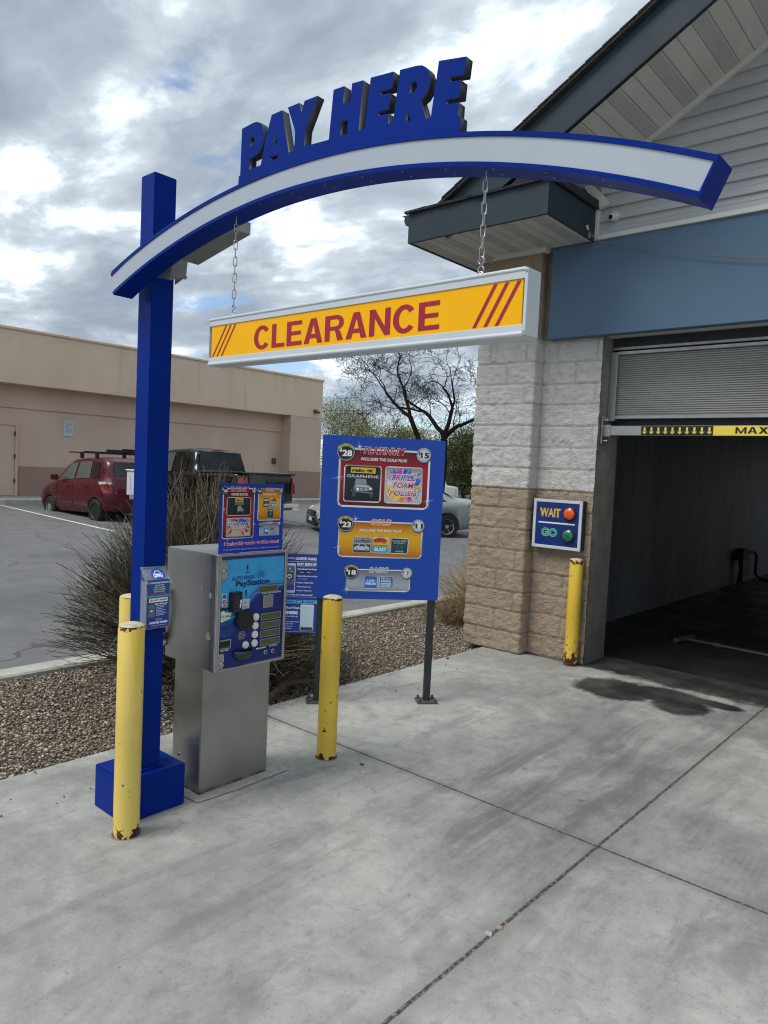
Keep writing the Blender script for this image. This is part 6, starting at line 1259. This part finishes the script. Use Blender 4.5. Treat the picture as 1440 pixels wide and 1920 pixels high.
# grey saloon driving past behind the board
hd = math.atan2(-.857, -.515); cx_, cy_ = -12.96, 15.3; hx, hy = math.cos(hd), math.sin(hd)
t, P, wf = car('grey_sedan', (cx_-hx*2.25, cy_-hy*2.25, -.10), hd, 4.5, 1.76,
    [(0, .42, .90, .95, .84), (.08, .30, 1.0, 1.03, .84), (.55, .22, 1.0, 1.06, .80), (.75, .2, .99, 1.12, .76), (1.35, .2, .96, 1.42, .74), (2.0, .2, .95, 1.46, .74), (2.6, .2, .93, 1.42, .74), (3.35, .2, .92, .98, .80), (3.8, .2, .84, .88, .84), (4.2, .22, .74, .76, .84), (4.42, .30, .62, .62, .84), (4.5, .36, .50, .50, .84)],
    M_carsil, M_glass, (.95, 3.62), .33, [(.95, 1.30, 1.30, 1.38, .1, .8, None), (1.42, 2.12, 1.46, 2.05, .1, .82, None), (2.22, 3.12, 2.15, 2.62, .08, .80, None)], rear_glass=(.70, 1.28, -.01), front_glass=(2.72, 3.30, .01), rims=['spoke', 'spoke'])
tag(t, 'grey sedan passing behind the price board, nose and rear showing either side', 'car', 'cars in the parking lot')
for s_ in (-1, 1):
    b = B(); b.prism([(.0, s_*.60, .82), (.10, s_*.80, .80), (.32, s_*.845, .84), (.36, s_*.84, .93), (.10, s_*.78, .97), (.03, s_*.62, .95)], (-.01, s_*.018, 0)); b.make('tail_lamp', M_tail, t, .006, 1)
    b = B(); b.prism([(4.46, s_*.46, .56), (4.40, s_*.66, .58), (4.05, s_*.80, .66), (4.10, s_*.78, .76), (4.34, s_*.64, .70), (4.46, s_*.48, .64)], (.02, s_*.02, .01)); b.make('headlight', M_tailw, t, .01, 1)
b = B(); b.box(4.47, 4.53, -.44, .44, .50, .64); b.make('grille', M_black, t, .02, 2); b = B(); b.box(4.52, 4.55, -.46, .46, .47, .50); b.tube([(4.54, -.07, .61), (4.545, -.05, .53), (4.545, .05, .53), (4.54, .07, .61)], .012, 5); b.tube([(4.545, -.055, .575), (4.545, .055, .575)], .010, 5); b.make('grille_badge', M_chrome, t)
b = B(); b.box(4.44, 4.52, -.6, .6, .24, .40); b.make('lower_intake', M_black, t, .02, 2)
b = B(); b.box(4.525, 4.54, -.18, .18, .36, .46); b.make('number_plate', M_whitemetal, t)
b = B(); b.box(-.05, .14, -.76, .76, .28, .60); b.make('rear_bumper', M_carsil, t, .05, 3)

# pale pickup farther back
hd = math.atan2(fv.y, fv.x)+.10; q = at(1.72, 25.0, -.1); hx, hy = math.cos(hd), math.sin(hd)
t, P, wf = car('pale_pickup', (q[0]+.0, q[1]+.0, -.1), hd, 5.2, 1.8,
    [(0, .55, 1.25, 1.25, .9), (.05, .45, 1.30, 1.30, .9), (1.9, .42, 1.30, 1.30, .9), (2.05, .42, 1.28, 1.32, .80), (2.2, .42, 1.25, 1.72, .76), (3.4, .42, 1.24, 1.75, .76), (4.0, .42, 1.2, 1.25, .8), (4.9, .42, 1.1, 1.12, .86), (5.2, .5, .9, .9, .86)],
    M_carwht, M_glass, (1.2, 4.2), .36, [(2.4, 3.7, 2.4, 3.3, .1, .84, None)], bed=(.12, 1.98, .7))
tag(t, 'pale old pickup parked far back, its bed just showing left of the block pillar', 'truck', 'cars in the parking lot')
pp = Print(); pp.text('4x4', 0, 0, .34, .10, '#22262a', 1, .05, shear=.25); pp.build('tailgate_decal', t, (-.012, -.62, .93), (0, -1, 0), (0, 0, 1), lift=.006)
b = B(); b.box(-.03, .0, .18, .40, 1.12, 1.22); b.make('tailgate_handle', M_black, t)

# utility meter box on a thin pole near the kerb
ub = empty('utility_box', (-5.62, 3.33, 0)); tag(ub, 'pale grey metal box on a thin pole, partly hidden by the blue post', 'utility box')
b = B(); b.box(-5.72, -5.56, 3.24, 3.42, 1.38, 1.585); b.box(-5.73, -5.55, 3.23, 3.43, 1.586, 1.60); b.make('box', M_whitemetal, ub, .006, 1)
b = B(); b.cyl((-5.62, 3.36, -.1), (-5.62, 3.36, 1.38), .02, 10); b.make('pole', M_alu, ub); rehome(ub)
